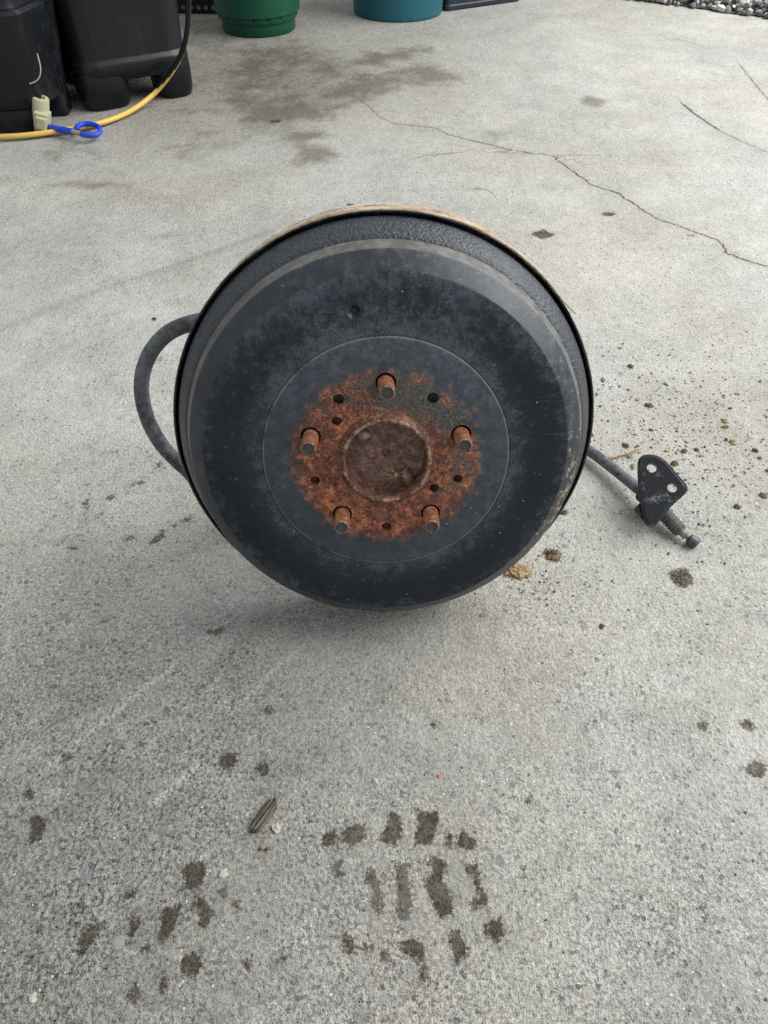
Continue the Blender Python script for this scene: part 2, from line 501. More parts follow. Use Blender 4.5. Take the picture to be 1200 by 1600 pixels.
CRACKS = [  # (half width m, strength, points)
    (.0025, 1.0, [(862, 243), (880, 257), (905, 275), (925, 289), (945, 295), (965, 302), (990, 318), (1010, 332), (1030, 343), (1060, 353), (1090, 364), (1110, 371), (1124, 376), (1130, 385), (1135, 395), (1160, 405), (1200, 417), (1300, 440)]),
    (.0024, .85, [(640, 196), (680, 200), (700, 210), (730, 218), (760, 225), (800, 234), (840, 240), (862, 243)]),
    (.0018, .55, [(550, 150), (575, 165), (590, 180), (612, 192), (640, 196)]),
    (.0022, .55, [(672, 243), (700, 240), (716, 238)]), (.0020, .55, [(775, 238), (820, 240), (862, 243), (903, 242)]),
    (.0052, .85, [(1068, 163), (1085, 178), (1105, 192), (1124, 204)]), (.0030, .50, [(1124, 204), (1160, 222), (1185, 232), (1230, 250)]),
    (.0034, .60, [(1158, 103), (1170, 120), (1185, 138), (1215, 172)]),
    (.0018, .65, [(745, 296), (762, 296), (768, 302)]), (.0018, .45, [(1060, 62), (1090, 70)]), (.0020, .45, [(1096, 110), (1118, 116)]),
]
SCUFF = [(.010, .55, [(-60, 545), (0, 515), (60, 490), (150, 455), (230, 430), (300, 405), (360, 385), (420, 362)]),
         (.012, .65, [(235, 373), (272, 366)]), (.05, .35, [(430, 180), (520, 150)]), (.008, .35, [(300, 1080), (420, 960)]), (.02, .25, [(1080, 330), (1200, 300)])]
CHALK = [(.0035, .9, [(240, 1255), (310, 1195)]), (.004, .8, [(60, 1210), (110, 1170), (190, 1105), (270, 1040)]), (.003, .7, [(385, 1090), (470, 1010)]),
         (.006, .6, [(240, 250), (290, 258), (330, 272)]), (.006, .6, [(95, 390), (150, 385)]), (.003, .6, [(1130, 1060), (1150, 1030)]),
         (.010, .5, [(60, 1245), (85, 1240)]), (.004, .5, [(945, 345), (990, 325)]), (.02, .35, [(790, 1010), (830, 1000)])]
DUST = [(.11, .9, [(900, 610), (1010, 670), (1100, 650)]), (.07, .7, [(980, 590), (1160, 700)]), (.03, .9, [(790, 900), (830, 890)]), (.05, .4, [(100, 940), (250, 930)]), (.03, .6, [(590, 1515), (640, 1510)])]


def build_floor():
    def axis(parts):
        a = [np.arange(lo, hi, st) for lo, hi, st in parts]; return np.unique(np.round(np.concatenate(a), 5))
    xs = axis([(-60, -4, 8), (-4, -1.2, .2), (-1.2, -.56, .012), (-.56, .60, .0045), (.60, 1.7, .011), (1.7, 4, .2), (4, 61, 8)])
    ys = axis([(-40, -2, 6), (-2, -.05, .2), (-.05, .62, .0045), (.62, 1.6, .010), (1.6, 3.4, .014), (3.4, 6, .2), (6, 90, 8)])
    nx, ny = len(xs), len(ys)
    X, Y = np.meshgrid(xs, ys); P = np.stack([X.ravel(), Y.ravel()], 1); N = len(P)
    i = np.arange((nx - 1) * (ny - 1)); r, c = i // (nx - 1), i % (nx - 1)
    q = r * nx + c
    faces = np.stack([q, q + 1, q + 1 + nx, q + nx], 1)
    me = bpy.data.meshes.new('concrete_floor')
    me.vertices.add(N); co = np.zeros((N, 3)); co[:, :2] = P
    me.vertices.foreach_set('co', co.ravel())
    me.loops.add(len(faces) * 4); me.loops.foreach_set('vertex_index', faces.ravel().astype(np.int32))
    me.polygons.add(len(faces)); me.polygons.foreach_set('loop_start', np.arange(0, len(faces) * 4, 4, dtype=np.int32))
    me.update(calc_edges=True); me.validate()
    A = {}

    def box(pts, m):
        lo, hi = pts.min(0) - m, pts.max(0) + m
        return np.where((P[:, 0] > lo[0]) & (P[:, 0] < hi[0]) & (P[:, 1] > lo[1]) & (P[:, 1] < hi[1]))[0]
    sd = np.full(N, .05); mk = np.zeros(N)
    for k, poly in MUD:
        pts = g2(poly); ix = box(pts, .05); d = poly_sd(P[ix], pts); b = d < sd[ix]
        sd[ix[b]] = d[b]; mk[ix[b]] = k
    A['mud_sd'] = sd; A['mud_k'] = mk
    st = np.zeros(N)
    for k, poly in STAIN:
        pts = g2(poly); size = np.ptp(pts, 0).min(); soft = max(.014, size * .38)
        ix = box(pts, soft * 2); d = poly_sd(P[ix], pts)
        v = k * np.clip(.5 - d / (2 * soft), 0, 1); st[ix] = np.maximum(st[ix], v)
    A['stain'] = st
    cd = np.full(N, .2); cw = np.full(N, .002); ck = np.zeros(N)
    for w, k, pl in CRACKS:
        pts = g2(pl); ix = box(pts, .12)
        for a, b in zip(pts, pts[1:]):
            d, t = seg_dist(P[ix], a, b); ab = b - a
            side = np.sign(ab[0] * (P[ix, 1] - a[1]) - ab[1] * (P[ix, 0] - a[0])); side[side == 0] = 1
            m = d < np.abs(cd[ix])
            cd[ix[m]] = (d * side)[m]; cw[ix[m]] = w; ck[ix[m]] = k
    A['crack'] = cd; A['crack_w'] = cw; A['crack_k'] = np.where(np.abs(cd) < .1, ck, 0)
    for nm, L in (('scuff', SCUFF), ('chalk', CHALK), ('dust', DUST)):
        s = np.zeros(N)
        for w, k, pl in L:
            pts = g2(pl); ix = box(pts, w * 2.5)
            for a, b in zip(pts, pts[1:]):
                d, t = seg_dist(P[ix], a, b); s[ix] = np.maximum(s[ix], k * np.exp(-(d / w) ** 2))
        A[nm] = s
    nA, nB = perlin(P, 1.7, 1), perlin(P, 8, 2, 4, .62)
    painted_falloff = np.exp(-(((P[:, 0] + .55) / .55) ** 2 + ((P[:, 1] - .15) / .45) ** 2))  # near-left floor: the weaker light there is painted into the slab colour
    bins_dark = np.exp(-(((P[:, 0] + .5) / .72) ** 2 + ((P[:, 1] - 2.65) / .62) ** 2))  # floor darker and browner round the black bins
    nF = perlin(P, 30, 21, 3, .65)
    A['tone'] = (nA - .5) * .42 + (nB - .5) * .50 + (nF - .5) * .26 - .36 * painted_falloff * (.3 + 1.3 * nB) - .50 * bins_dark * (.3 + 1.3 * nB) - .13 * sstep(-P[:, 1], -.75, -.1)  # nearest strip darkened in colour: worn aggregate plus the dimmer light there
    w = sstep(perlin(P, 3.1, 3), .36, .62); near = sstep(-P[:, 1], -.95, -.2)
    w = .6 * w + .4 * sstep(perlin(P, 14, 22, 3, .6), .38, .62)
    A['wear'] = (.08 + .98 * w) * (.30 + .70 * near)
    A['warm'] = np.clip(sstep(perlin(P, 2.3, 4, 3), .35, .7) * .6 + sstep(perlin(P, 5.5, 5, 5, .7), .5, .72) * .6 + .8 * bins_dark, 0, 1)
    c_, s_ = math.cos(rad(38)), math.sin(rad(38))
    T = np.stack([(P[:, 0] * c_ + P[:, 1] * s_) * 1.6, (-P[:, 0] * s_ + P[:, 1] * c_) * 40], 1)
    A['trowel'] = sstep(perlin(T, 1, 6, 2), .62, .74) * sstep(perlin(P, 4, 7, 2), .48, .62)
    n1 = perlin(P, 13, 8, 4, .68)
    A['stain'] = sstep(st + (n1 - .5) * .95 + (perlin(P, 5, 23, 3) - .5) * .5, .26, .72) * sstep(st, .02, .25)
    A['dust'] = A['dust'] * sstep(perlin(P, 24, 9, 3, .7), .40, .62)
    A['crack'] = cd + (perlin(P, 28, 10, 3, .7) - .5) * .012
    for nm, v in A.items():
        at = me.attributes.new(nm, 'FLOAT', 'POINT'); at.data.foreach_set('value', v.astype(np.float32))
    me.materials.append(mat_concrete())
    o = bpy.data.objects.new('concrete_floor', me); COL.objects.link(o)
    tag(o, 'worn grey concrete slab with cracks, stains and muddy tyre prints', 'floor', kind='structure')
    return o


build_floor()

# ------------------------------------------------------------------ gravel at the edge of the slab
GE0, GE1 = gp(995, 2), gp(1200, 30)
g_dir = (GE1 - GE0).normalized(); g_nrm = Vector((-g_dir.y, g_dir.x, 0))


def mat_gravel():
    g = G('gravel_stone')
    a = g.attr('tone')
    n = g.noise(60, 4, 0.65)
    c = g.ramp(a, [(0, (0.035, 0.038, 0.042)), (0.35, (0.14, 0.15, 0.16)), (0.6, (0.27, 0.27, 0.26)), (0.82, (0.40, 0.37, 0.32)), (1, (0.66, 0.65, 0.62))])
    c = g.mix(g.math('MULTIPLY', g.step(n, 0.45, 0.7), 0.3), c, (0.10, 0.09, 0.08))
    return g.out(c, 0.8, g.bump(n, 0.4, 0.002), spec=0.3)


def mat_soil():
    g = G('gravel_soil'); n = g.noise(80, 5, 0.7)
    return g.out(g.ramp(n, [(0.3, (0.03, 0.028, 0.025)), (0.7, (0.14, 0.125, 0.10))]), 0.95, g.bump(n, 0.8, 0.004))


def build_gravel():
    m = MB(); z = 0.004
    a = GE0 - g_dir * 0.5; b = GE1 + g_dir * 1.6
    pts = [];
    for k in range(61):
        p = a.lerp(b, k / 60); pts.append((p + g_nrm * (0.02 * mnoise.noise(p * 9) + 0.01)))
    far = [p + g_nrm * 2.2 for p in pts]
    V = [(p.x, p.y, z) for p in pts] + [(p.x, p.y, z + 0.01) for p in far]
    m.add(V, [(k, k + 1, k + 62, k + 61) for k in range(60)])
    tag(m.build('gravel_bed', mat_soil()), 'dark soil bed under the gravel beside the slab', 'ground', kind='structure')
    V0, F0 = ICO[1]; VV = []; FF = []; tone = []
    base = np.array([tuple(v) for v in V0]); rng = np.random.default_rng(3)
    for i in range(3400):
        s = rng.uniform(0, 2.9) - 0.4; d = abs(rng.normal(0, 0.5)) if i > 900 else rng.uniform(0, .16)
        if d > 1.6: continue
        p = GE0 + g_dir * s + g_nrm * (d + 0.012 * mnoise.noise(Vector((s * 12, 0, 0))))
        r = rng.uniform(.006, .015) if rng.random() < .6 else rng.uniform(.012, .02)
        sc = r * rng.uniform(.65, 1.25, 3) * (1, 1, .75)
        d3 = base * (1 + rng.normal(0, .09, (len(base), 1))) * sc
        q = np.array(Matrix.Rotation(rng.uniform(0, 6.28), 3, 'Z') @ Matrix.Rotation(rng.normal(0, .5), 3, 'X'))
        lay = 0 if d < .02 else rng.choice([0, .012, .022])
        d3 = d3 @ q.T + (p.x, p.y, .004 + sc[2] * .7 + lay)
        b0 = len(VV) * 1
        VV.extend(map(tuple, d3)); FF += [tuple(k + b0 for k in f) for f in F0]
        tone += [float(np.clip(rng.beta(1.3, 1.5), 0, 1))] * len(base)
    me = bpy.data.meshes.new('gravel'); me.from_pydata(VV, [], FF); me.update(); me.shade_smooth(); me.set_sharp_from_angle(angle=rad(38))
    at = me.attributes.new('tone', 'FLOAT', 'POINT'); at.data.foreach_set('value', tone)
    me.materials.append(mat_gravel())
    o = bpy.data.objects.new('gravel', me); COL.objects.link(o)
    tag(o, 'loose grey and white gravel along the far edge of the slab', 'gravel', kind='stuff')


build_gravel()

# ------------------------------------------------------------------ brake drum assembly
asm = bpy.data.objects.new('brake_drum_assembly', None); COL.objects.link(asm)
asm.empty_display_size = 0.1
tag(asm, 'rusty black brake drum with five studs, looped cable and bracket, leaning on the concrete', 'brake drum')
_R = Matrix((_xr, _yu, AXIS)).transposed()
BASE = FACE_C + AXIS * Z_PLATE - _yu * R_PLATE
asm.matrix_world = Matrix.Translation(BASE) @ _R.to_4x4()
OFF = Vector((0, R_PLATE, -Z_PLATE))                    # face centre inside the assembly
M_FACE = Matrix.Translation(FACE_C) @ _R.to_4x4()
TO_LOCAL = M_FACE.inverted()


def part(mb, name, mats, parent=asm, sharp=35, label=None, world=False):
    """a part whose mesh is given about the face centre (or in world space)"""
    o = mb.build(name, mats, None, sharp, xf=TO_LOCAL if world else None)
    o.parent = parent
    if parent is asm: o.location = OFF
    if label: o['label'] = label
    return o


def mat_drum():
    g = G('drum_paint')
    add = lambda a, b: g.math('ADD', a, b)
    mul = lambda a, b: g.math('MULTIPLY', a, b)
    x, y, z = g.sep()
    r = g.math('SQRT', add(mul(x, x), mul(y, y)))
    nA = g.noise(24, 6, 0.72); nB = g.noise(95, 5, 0.74); nC = g.noise(430, 3, 0.78); nD = g.noise(11, 4, 0.6, vec=g.mapping(loc=(.31, .77, 0)))
    nE = g.noise(17, 5, 0.7, vec=g.mapping(loc=(3.7, 1.2, 0)))
    paint = g.mix(g.step(nD, 0.4, 0.65), (0.0045, 0.0078, 0.0145), (0.0080, 0.0128, 0.0215))
    # chalky dust film: heavy on the raised middle, patchy toward the outside
    inner = g.step(r, 0.122, 0.1185)
    halo = mul(g.step(r, 0.1185, 0.1195), g.step(r, 0.150, 0.119))
    edge = g.step(r, 0.158, 0.174)
    upper = g.step(y, 0.03, 0.15)
    bias = add(add(mul(halo, 0.12), mul(inner, 0.10)), add(mul(edge, 0.055), mul(upper, 0.075)))
    dm = add(add(mul(nA, 0.38), add(mul(nB, 0.34), mul(nC, 0.28))), bias)
    clean = mul(mul(g.step(r, 0.126, 0.140), g.step(r, 0.168, 0.156)), g.step(y, 0.14, 0.04))
    dm = g.math('SUBTRACT', dm, mul(clean, 0.035))
    dust = g.step(dm, 0.50, 0.76)
    haze = add(mul(inner, 0.52), mul(halo, 0.20))
    dust = g.math('MAXIMUM', mul(dust, g.lin(nC, 0.28, 0.68, 0.5, 1.0)), mul(haze, g.lin(nB, .3, .7, .5, 1.2)))
    col = g.mix(mul(dust, 0.80), paint, g.mix(nE, (0.076, 0.094, 0.122), (0.145, 0.158, 0.174)))
    # little round water spots and flecks
    vn = g.node('ShaderNodeTexVoronoi'); g.put(vn.inputs['Vector'], g.obj); vn.inputs['Scale'].default_value = 165
    vcx = g.node('ShaderNodeSeparateColor'); g.put(vcx.inputs[0], vn.outputs['Color'])
    spot = mul(g.step(add(vn.outputs['Distance'], mul(nC, 1.0)), 0.86, 0.56), g.step(vcx.outputs[0], 0.60, 0.80))
    spot = mul(spot, g.step(add(nE, mul(upper, .06)), 0.46, 0.60))
    col = g.mix(mul(spot, 0.45), col, (0.120, 0.136, 0.162))
    sA = g.noise(1, 2, .5, vec=g.mapping(rot=(0, 0, .62), scale=(9, 420, 1)))
    scr = mul(mul(g.step(sA, .70, .75), g.step(nE, .44, .6)), g.step(z, -.0002, .0))
    col = g.mix(mul(scr, .5), col, (0.16, 0.17, 0.18))
    fl = mul(g.step(add(vn.outputs['Distance'], mul(nC, .15)), 0.20, 0.14), g.step(vcx.outputs[1], 0.972, 0.975))
    col = g.mix(mul(fl, .85), col, (0.62, 0.60, 0.55))
    rubl = mul(mul(g.step(r, 0.1165, 0.1182), g.step(r, 0.1190, 0.1186)), g.step(nA, .36, .52))
    col = g.mix(mul(rubl, .55), col, (0.22, 0.22, 0.21))
    # chamfer and side: worn, dusty, a little brown
    worn = g.mix(g.step(add(mul(nA, .6), mul(nB, .4)), 0.40, 0.66), (0.018, 0.021, 0.026), (0.040, 0.046, 0.056))
    worn = g.mix(mul(g.step(add(mul(nB, .5), mul(nC, .5)), 0.53, 0.62), mul(g.step(x, -.10, .12), 0.6)), worn, (0.170, 0.185, 0.215))  # right side flecked paler, painting in its bluish sheen
    tan = mul(g.step(add(add(mul(nB, .7), mul(nC, .3)), mul(g.step(x, 0.11, 0.19), mul(g.step(y, .09, -.04), 0.13))), 0.63, 0.68), 0.85)
    worn = g.mix(tan, worn, (0.34, 0.265, 0.165))
    chm = mul(g.step(z, -0.0001, -0.0006), g.step(r, 0.172, 0.1745))
    col = g.mix(chm, col, worn)
    # turned step between the chamfer and the casting
    stepm = mul(g.step(z, -0.0150, -0.0170), g.step(z, -0.0345, -0.0330))
    col = g.mix(stepm, col, g.mix(g.step(add(mul(nB, .5), mul(nA, .5)), .4, .62), (0.070, 0.068, 0.064), (0.135, 0.130, 0.122)))
    # cast flange behind: bare rough dark iron
    cast = g.mix(g.step(nC, .3, .7), (0.012, 0.015, 0.021), (0.052, 0.058, 0.070))
    cast = g.mix(mul(g.step(nB, 0.5, 0.72), 0.4), cast, (0.080, 0.056, 0.042))
    fl_m = g.step(z, -0.0335, -0.0355)
    col = g.mix(fl_m, col, cast)
    # rust on the wheel seat
    ang = g.noise(16, 5, 0.68, vec=g.mapping(loc=(2.1, .4, 0)))
    lim = add(0.0910, add(mul(g.math('SUBTRACT', nB, 0.5), 0.020), mul(g.math('SUBTRACT', nA, 0.5), 0.026)))
    seat = g.step(add(r, add(mul(g.math('SUBTRACT', nC, .5), .016), mul(g.math('SUBTRACT', nE, .5), .02))), add(lim, 0.0060), g.math('SUBTRACT', lim, 0.0110))
    low = mul(g.step(y, 0.055, -0.045), 0.15)
    left = mul(g.step(x, 0.02, -0.07), 0.10)
    rim = mul(g.step(r, 0.074, 0.087), 0.05)
    hubr = mul(g.step(r, 0.060, 0.046), 0.07)
    rf = add(add(mul(ang, 0.55), add(mul(nB, 0.27), mul(nC, 0.18))), add(add(low, left), add(rim, hubr)))
    rust = mul(g.step(rf, 0.47, 0.66), g.lin(r, .084, .098, 1.0, .35))
    bright = g.step(add(mul(nE, .5), add(mul(nB, .3), mul(nC, .2))), .44, .62)
    rdark = g.ramp(add(mul(nB, .5), mul(nC, .5)), [(0.34, (0.022, 0.013, 0.011)), (0.5, (0.160, 0.058, 0.038)), (0.68, (0.42, 0.170, 0.100))])
    rlite = g.ramp(add(mul(nB, .5), mul(nC, .5)), [(0.32, (0.075, 0.025, 0.016)), (0.48, (0.370, 0.108, 0.050)), (0.66, (0.72, 0.290, 0.135))])
    rcol = g.mix(bright, rdark, rlite)
    grey = g.ramp(nC, [(0.30, (0.022, 0.026, 0.030)), (0.55, (0.085, 0.086, 0.084)), (0.72, (0.19, 0.18, 0.16))])
    olive = g.step(g.noise(21, 4, 0.65, vec=g.mapping(loc=(5, 1, 0))), 0.48, 0.66)
    grey = g.mix(mul(olive, 0.5), grey, (0.120, 0.092, 0.050))
    speck = mul(g.step(add(mul(nB, .6), mul(nC, .4)), .585, .64), .8)
    grey = g.mix(speck, grey, (0.20, 0.055, 0.028))
    col = g.mix(seat, col, g.mix(rust, grey, rcol))
    # a few bleeding rust spots on the paint
    v3 = g.node('ShaderNodeTexVoronoi'); g.put(v3.inputs['Vector'], g.obj); v3.inputs['Scale'].default_value = 23
    v3c = g.node('ShaderNodeSeparateColor'); g.put(v3c.inputs[0], v3.outputs['Color'])
    rs = mul(g.step(add(v3.outputs['Distance'], mul(nC, 0.25)), 0.24, 0.14), g.step(v3c.outputs[0], 0.90, 0.92))
    col = g.mix(mul(rs, 0.8), col, (0.26, 0.085, 0.04))
    rough = g.math('ADD', 0.36, add(mul(dust, 0.34), mul(seat, 0.35)), clamp=True)
    castb = g.noise(330, 2, 0.5)
    h = add(mul(nC, add(0.12, mul(seat, 1.2))), mul(mul(castb, fl_m), 1.9))
    h = add(h, mul(mul(rust, seat), mul(nB, 1.5)))
    return g.out(col, rough, g.bump(h, 0.75, 0.0011), spec=0.36)


def mat_rust(name, dark, mid, lite, grey=0.25, scale=1.0, rough=0.85):
    g = G(name)
    a = g.noise(70 * scale, 5, 0.7); b = g.noise(300 * scale, 4, 0.75)
    f = g.math('ADD', g.math('MULTIPLY', a, 0.6), g.math('MULTIPLY', b, 0.4))
    c = g.ramp(f, [(0.30, dark), (0.48, mid), (0.70, lite)])
    c = g.mix(g.math('MULTIPLY', g.step(g.noise(45 * scale, 4, 0.6, vec=g.mapping(loc=(3, 8, 1))), 0.5, 0.68), grey), c, (0.10, 0.095, 0.09))
    return g.out(c, rough, g.bump(f, 0.7, 0.0012), spec=0.3)


def mat_black_metal(name='black_metal', wear=0.5, lo=0.46, gloss=0.30):
    g = G(name); a = g.noise(38, 5, 0.7); b = g.noise(240, 3, 0.7)
    d = g.math('MULTIPLY', g.step(g.math('ADD', g.math('MULTIPLY', a, 0.7), g.math('MULTIPLY', b, 0.3)), lo, lo + 0.16), wear)
    c = g.mix(d, (0.005, 0.006, 0.008), (0.22, 0.235, 0.25))
    return g.out(c, g.lin(d, 0, 1, gloss, 0.7), g.bump(b, 0.25, 0.0006), spec=0.5)


STUD_R = 0.075
stud_ang = [90, 162, 234, 306, 18]
M_drum = mat_drum()
prof = [(.0460, 0.0014), (.060, 0.0014), (.1176, 0.0014), (.1185, 0.0010), (.1187, -.0008), (.1198, -.0008), (.1202, 0.0), (.1480, 0.0), (.1742, 0.0), (.1752, -.0004), (.1760, -.0010), (.1896, -.0137), (.1908, -.0152), (.1920, -.0180),
        (.1953, -.0300), (.1962, -.0325), (.1963, -.0340), (.1962, -.0352), (.1985, -.0366), (.2030, -.0440), (.2082, -.0540), (.2108, -.0610), (.2116, -.0660), (.2118, -.0700),
        (.2090, -.0715), (.1800, -.0715), (.1750, -.0600), (.1700, -.0120), (.0460, -.0120)]
mb = MB(); mb.lathe(prof[::-1], 256, close=True)
drum = part(mb, 'brake_drum', M_drum)


def cutter(circles):
    m = MB()
    for x, y, r0, r1, z0, z1, sg in circles:
        m.lathe([(0, z0), (r0, z0), (r1, z1), (0, z1)], sg, cx=x, cy=y)
    o = m.build('cutter', M_drum, smooth=False); o.parent = asm; o.location = OFF
    return o


def pol(r, a): return r * math.cos(rad(a)), r * math.sin(rad(a))


cuts = []
for a in stud_ang:
    x, y = pol(STUD_R, a); cuts.append((x * 1.0, y + .0009, .0096, .0096, -.03, .01, 32))
hole_pos = [(126, .0745, .0052), (54, .0745, .0055), (198, .0730, .0048), (342, .0735, .0048), (270, .0750, .0050)]
for a, r, q in hole_pos:
    x, y = pol(r, a); cuts.append((x, y, q, q, -.009, .01, 28))
for px, py, q in ((526, 658, .0048), (678, 763, .0048)):
    P = TO_LOCAL @ CAM; d = (TO_LOCAL.to_3x3() @ ray(px, py)); t = (0.0008 - P.z) / d.z; Q = P + d * t
    cuts.append((Q.x, Q.y, q, q, -.009, .01, 28))
P = TO_LOCAL @ CAM; d = (TO_LOCAL.to_3x3() @ ray(553, 487)); Q = P + d * (-P.z / d.z)
cuts.append((Q.x, Q.y, .0025, .0066, -.0035, .0003, 28))
boolean_cut(drum, [cutter(cuts)])

M_rust = mat_rust('hub_rust', (0.028, 0.017, 0.015), (0.085, 0.042, 0.034), (0.200, 0.105, 0.072), 0.30)
M_rust_bright = mat_rust('stud_rust', (0.050, 0.020, 0.014), (0.230, 0.080, 0.038), (0.560, 0.270, 0.140), 0.25, 2.2)
M_cup = mat_rust('cup_rust', (0.026, 0.015, 0.013), (0.135, 0.070, 0.057), (0.43, 0.265, 0.20), 0.22, 1.8, 0.65)
M_tip = mat_rust('stud_tip_steel', (0.020, 0.019, 0.020), (0.050, 0.045, 0.044), (0.12, 0.095, 0.08), 0.5, 2.0, 0.55)
M_dark = mat_black_metal('black_metal', 0.45)
M_plate = mat_black_metal('plate_black', 0.15)

# inner flange seen through the stud holes
mb = MB(); mb.lathe([(.0420, -.0260), (.094, -.0260), (.094, -.0140), (.0420, -.0140)], 96, close=True)
part(mb, 'axle_flange', mat_rust('flange_rust', (0.018, 0.012, 0.010), (0.05, 0.026, 0.018), (0.12, 0.06, 0.04)))

def mat_ring():
    g = G('hub_ring_rust'); z = g.sep()[2]; a = g.noise(80, 5, .7); b = g.noise(330, 4, .75)
    f = g.math('ADD', g.math('MULTIPLY', a, .55), g.math('MULTIPLY', b, .45))
    c = g.ramp(f, [(.36, (0.026, 0.014, 0.012)), (.50, (0.120, 0.054, 0.036)), (.64, (0.32, 0.175, 0.115))])
    rub = g.math('MULTIPLY', g.step(z, .0078, .0094), g.step(a, .44, .62))
    c = g.mix(g.math('MULTIPLY', rub, .5), c, g.mix(b, (0.30, 0.19, 0.14), (0.58, 0.45, 0.34)))
    return g.out(c, .75, g.bump(f, .7, .0012), spec=.35)


# hub: raised ring and recessed cup
mb = MB()
mb.lathe([(.0475, .0002), (.0472, .0024), (.0452, .0040), (.0440, .0052), (.0436, .0080), (.0430, .0092), (.0420, .0098), (.0404, .0096), (.0396, .0086),
          (.0392, .0040), (.0388, -.0110), (.0370, -.0125)], 128)
part(mb, 'hub_ring', mat_ring())
mb = MB()
mb.lathe([(0, -.0170), (.0022, -.0168), (.0040, -.0142), (.0048, -.0128), (.0065, -.0120), (.0150, -.0122), (.0340, -.0126), (.0380, -.0122), (.0398, -.0110)][::-1], 96)
cup = part(mb, 'hub_cup', M_cup)


def face_pt(px, py, zz):
    P = TO_LOCAL @ CAM; d = (TO_LOCAL.to_3x3() @ ray(px, py)); return P + d * ((zz - P.z) / d.z)


mb = MB(); p = face_pt(568, 679, -.002); mb.blob((p.x, p.y, -.0020), .0066, .0056, .0075, 3, .2)
o = part(mb, 'cast_nub', mat_rust('nub_rust_lit', (0.10, 0.06, 0.05), (0.24, 0.15, 0.115), (0.42, 0.29, 0.22), .1, 1.5), cup)  # rust lightened: the light falling on this nub is put into its colour
mb = MB(); p = face_pt(637, 750, -.002)
mb.blob((p.x, p.y, -.0085), .0062, .0105, .0080, 5, .22, rot=Matrix.Rotation(rad(22), 3, 'Z'))
o = part(mb, 'cast_nub', M_cup, cup)

# studs
def stud_mesh():
    m = MB(); R = .0077; pr = [(0, -.014), (R, -.014), (R, .0030)]
    z = .0030; k = 0
    while z < .0250:
        pr += [(R - .0013, z + .0005), (R - .0012, z + .0014), (R, z + .0019), (R, z + .0025)]; z += .0027
    pr += [(R - .0004, .0270)]
    for i in range(len(pr) - 1):
        dark = pr[i][0] < R - .0009 and pr[i + 1][0] < R - .0009 and pr[i][0] > 0
        m.lathe([pr[i], pr[i + 1]], 40, 1 if dark else 0)
    return m


def stud_cap():
    m = MB(); R = .0077
    m.lathe([(R - .0004, .0270), (R - .0002, .0275), (R - .0010, .0288), (R - .0019, .0291)], 40, 1)
    m.lathe([(R - .0019, .0291), (R - .0024, .0284), (0, .0283)], 40, 0)
    return m


M_groove = mat_rust('stud_groove', (0.020, 0.010, 0.008), (0.065, 0.024, 0.014), (0.15, 0.06, 0.03), 0.2, 2.5)  # darker rust on the groove faces paints in the thread shading
M_tipedge = mat_rust('stud_tip_edge', (0.03, 0.017, 0.013), (0.14, 0.066, 0.042), (0.46, 0.34, 0.26), 0.1, 2.5, 0.5)
for i, a in enumerate(stud_ang):
    x, y = pol(STUD_R, a)
    o = stud_mesh().build('wheel_stud', [M_rust_bright, M_groove], asm, 25)
    o.location = OFF + Vector((x, y, 0)); o.rotation_euler = (rad(random.uniform(-1.5, 1.5)), rad(random.uniform(-1.5, 1.5)), random.uniform(0, 6))
    c = stud_cap().build('stud_tip', [M_tip, M_tipedge], o, 25)

# backing plate
mb = MB()
mb.lathe([(.2150, -.0640), (.2162, -.0636), (.2172, -.0650), (.2176, -.0830), (.2160, -.0870), (.1900, -.0890), (.1500, -.0960), (.0700, -.1020), (.0300, -.1020),
          (.0300, -.1000), (.0700, -.1000), (.1500, -.0940), (.1900, -.0870), (.2130, -.0850), (.2140, -.0820), (.2144, -.0650)][::-1], 256, close=True)
plate = part(mb, 'backing_plate', M_plate)


def mat_band():
    g = G('band_tan'); a = g.noise(30, 4, 0.6, vec=g.mapping(scale=(1, 1, 6))); b = g.noise(170, 4, 0.75)
    f = g.math('ADD', g.math('MULTIPLY', a, 0.55), g.math('MULTIPLY', b, 0.45))
    c = g.ramp(f, [(0.30, (0.06, 0.045, 0.035)), (0.44, (0.24, 0.165, 0.115)), (0.58, (0.44, 0.37, 0.28)), (0.75, (0.62, 0.57, 0.47))])
    return g.out(c, 0.85, g.bump(b, 0.5, 0.001), spec=0.25)


# strip of weathered sheet round the top of the plate lip, its right end sprung open
mb = MB(); rs = []
a0, a1, n = 33.0, 131.0, 90
for k in range(n + 1):
    a = rad(a0 + (a1 - a0) * k / n)
    t = max(0, 1 - k / 7); fl = .0045 * t * t
    w = min(1, (n - k) / 26 + .06)
    rag = .0006 * mnoise.noise(Vector((k * .35, 0, 0)))
    ri, ro = .2166 + fl, .2178 + fl; fb_ = .0022 * math.sin(math.pi * min(1, max(0, (k / n) * .9 + .06))) ** .7
    z0, z1 = -.0640 + rag, -.0640 - .028 * w
    ca, sa = math.cos(a), math.sin(a)
    rs.append([Vector((ri * ca, ri * sa, z0)), Vector((ro * ca, ro * sa, z0)), Vector(((ro + fb_) * ca, (ro + fb_) * sa, z1)), Vector(((ri + fb_) * ca, (ri + fb_) * sa, z1))])
mb.rings(rs)
part(mb, 'rim_band', mat_band(), label='weathered tan strip along the top edge of the backing plate')

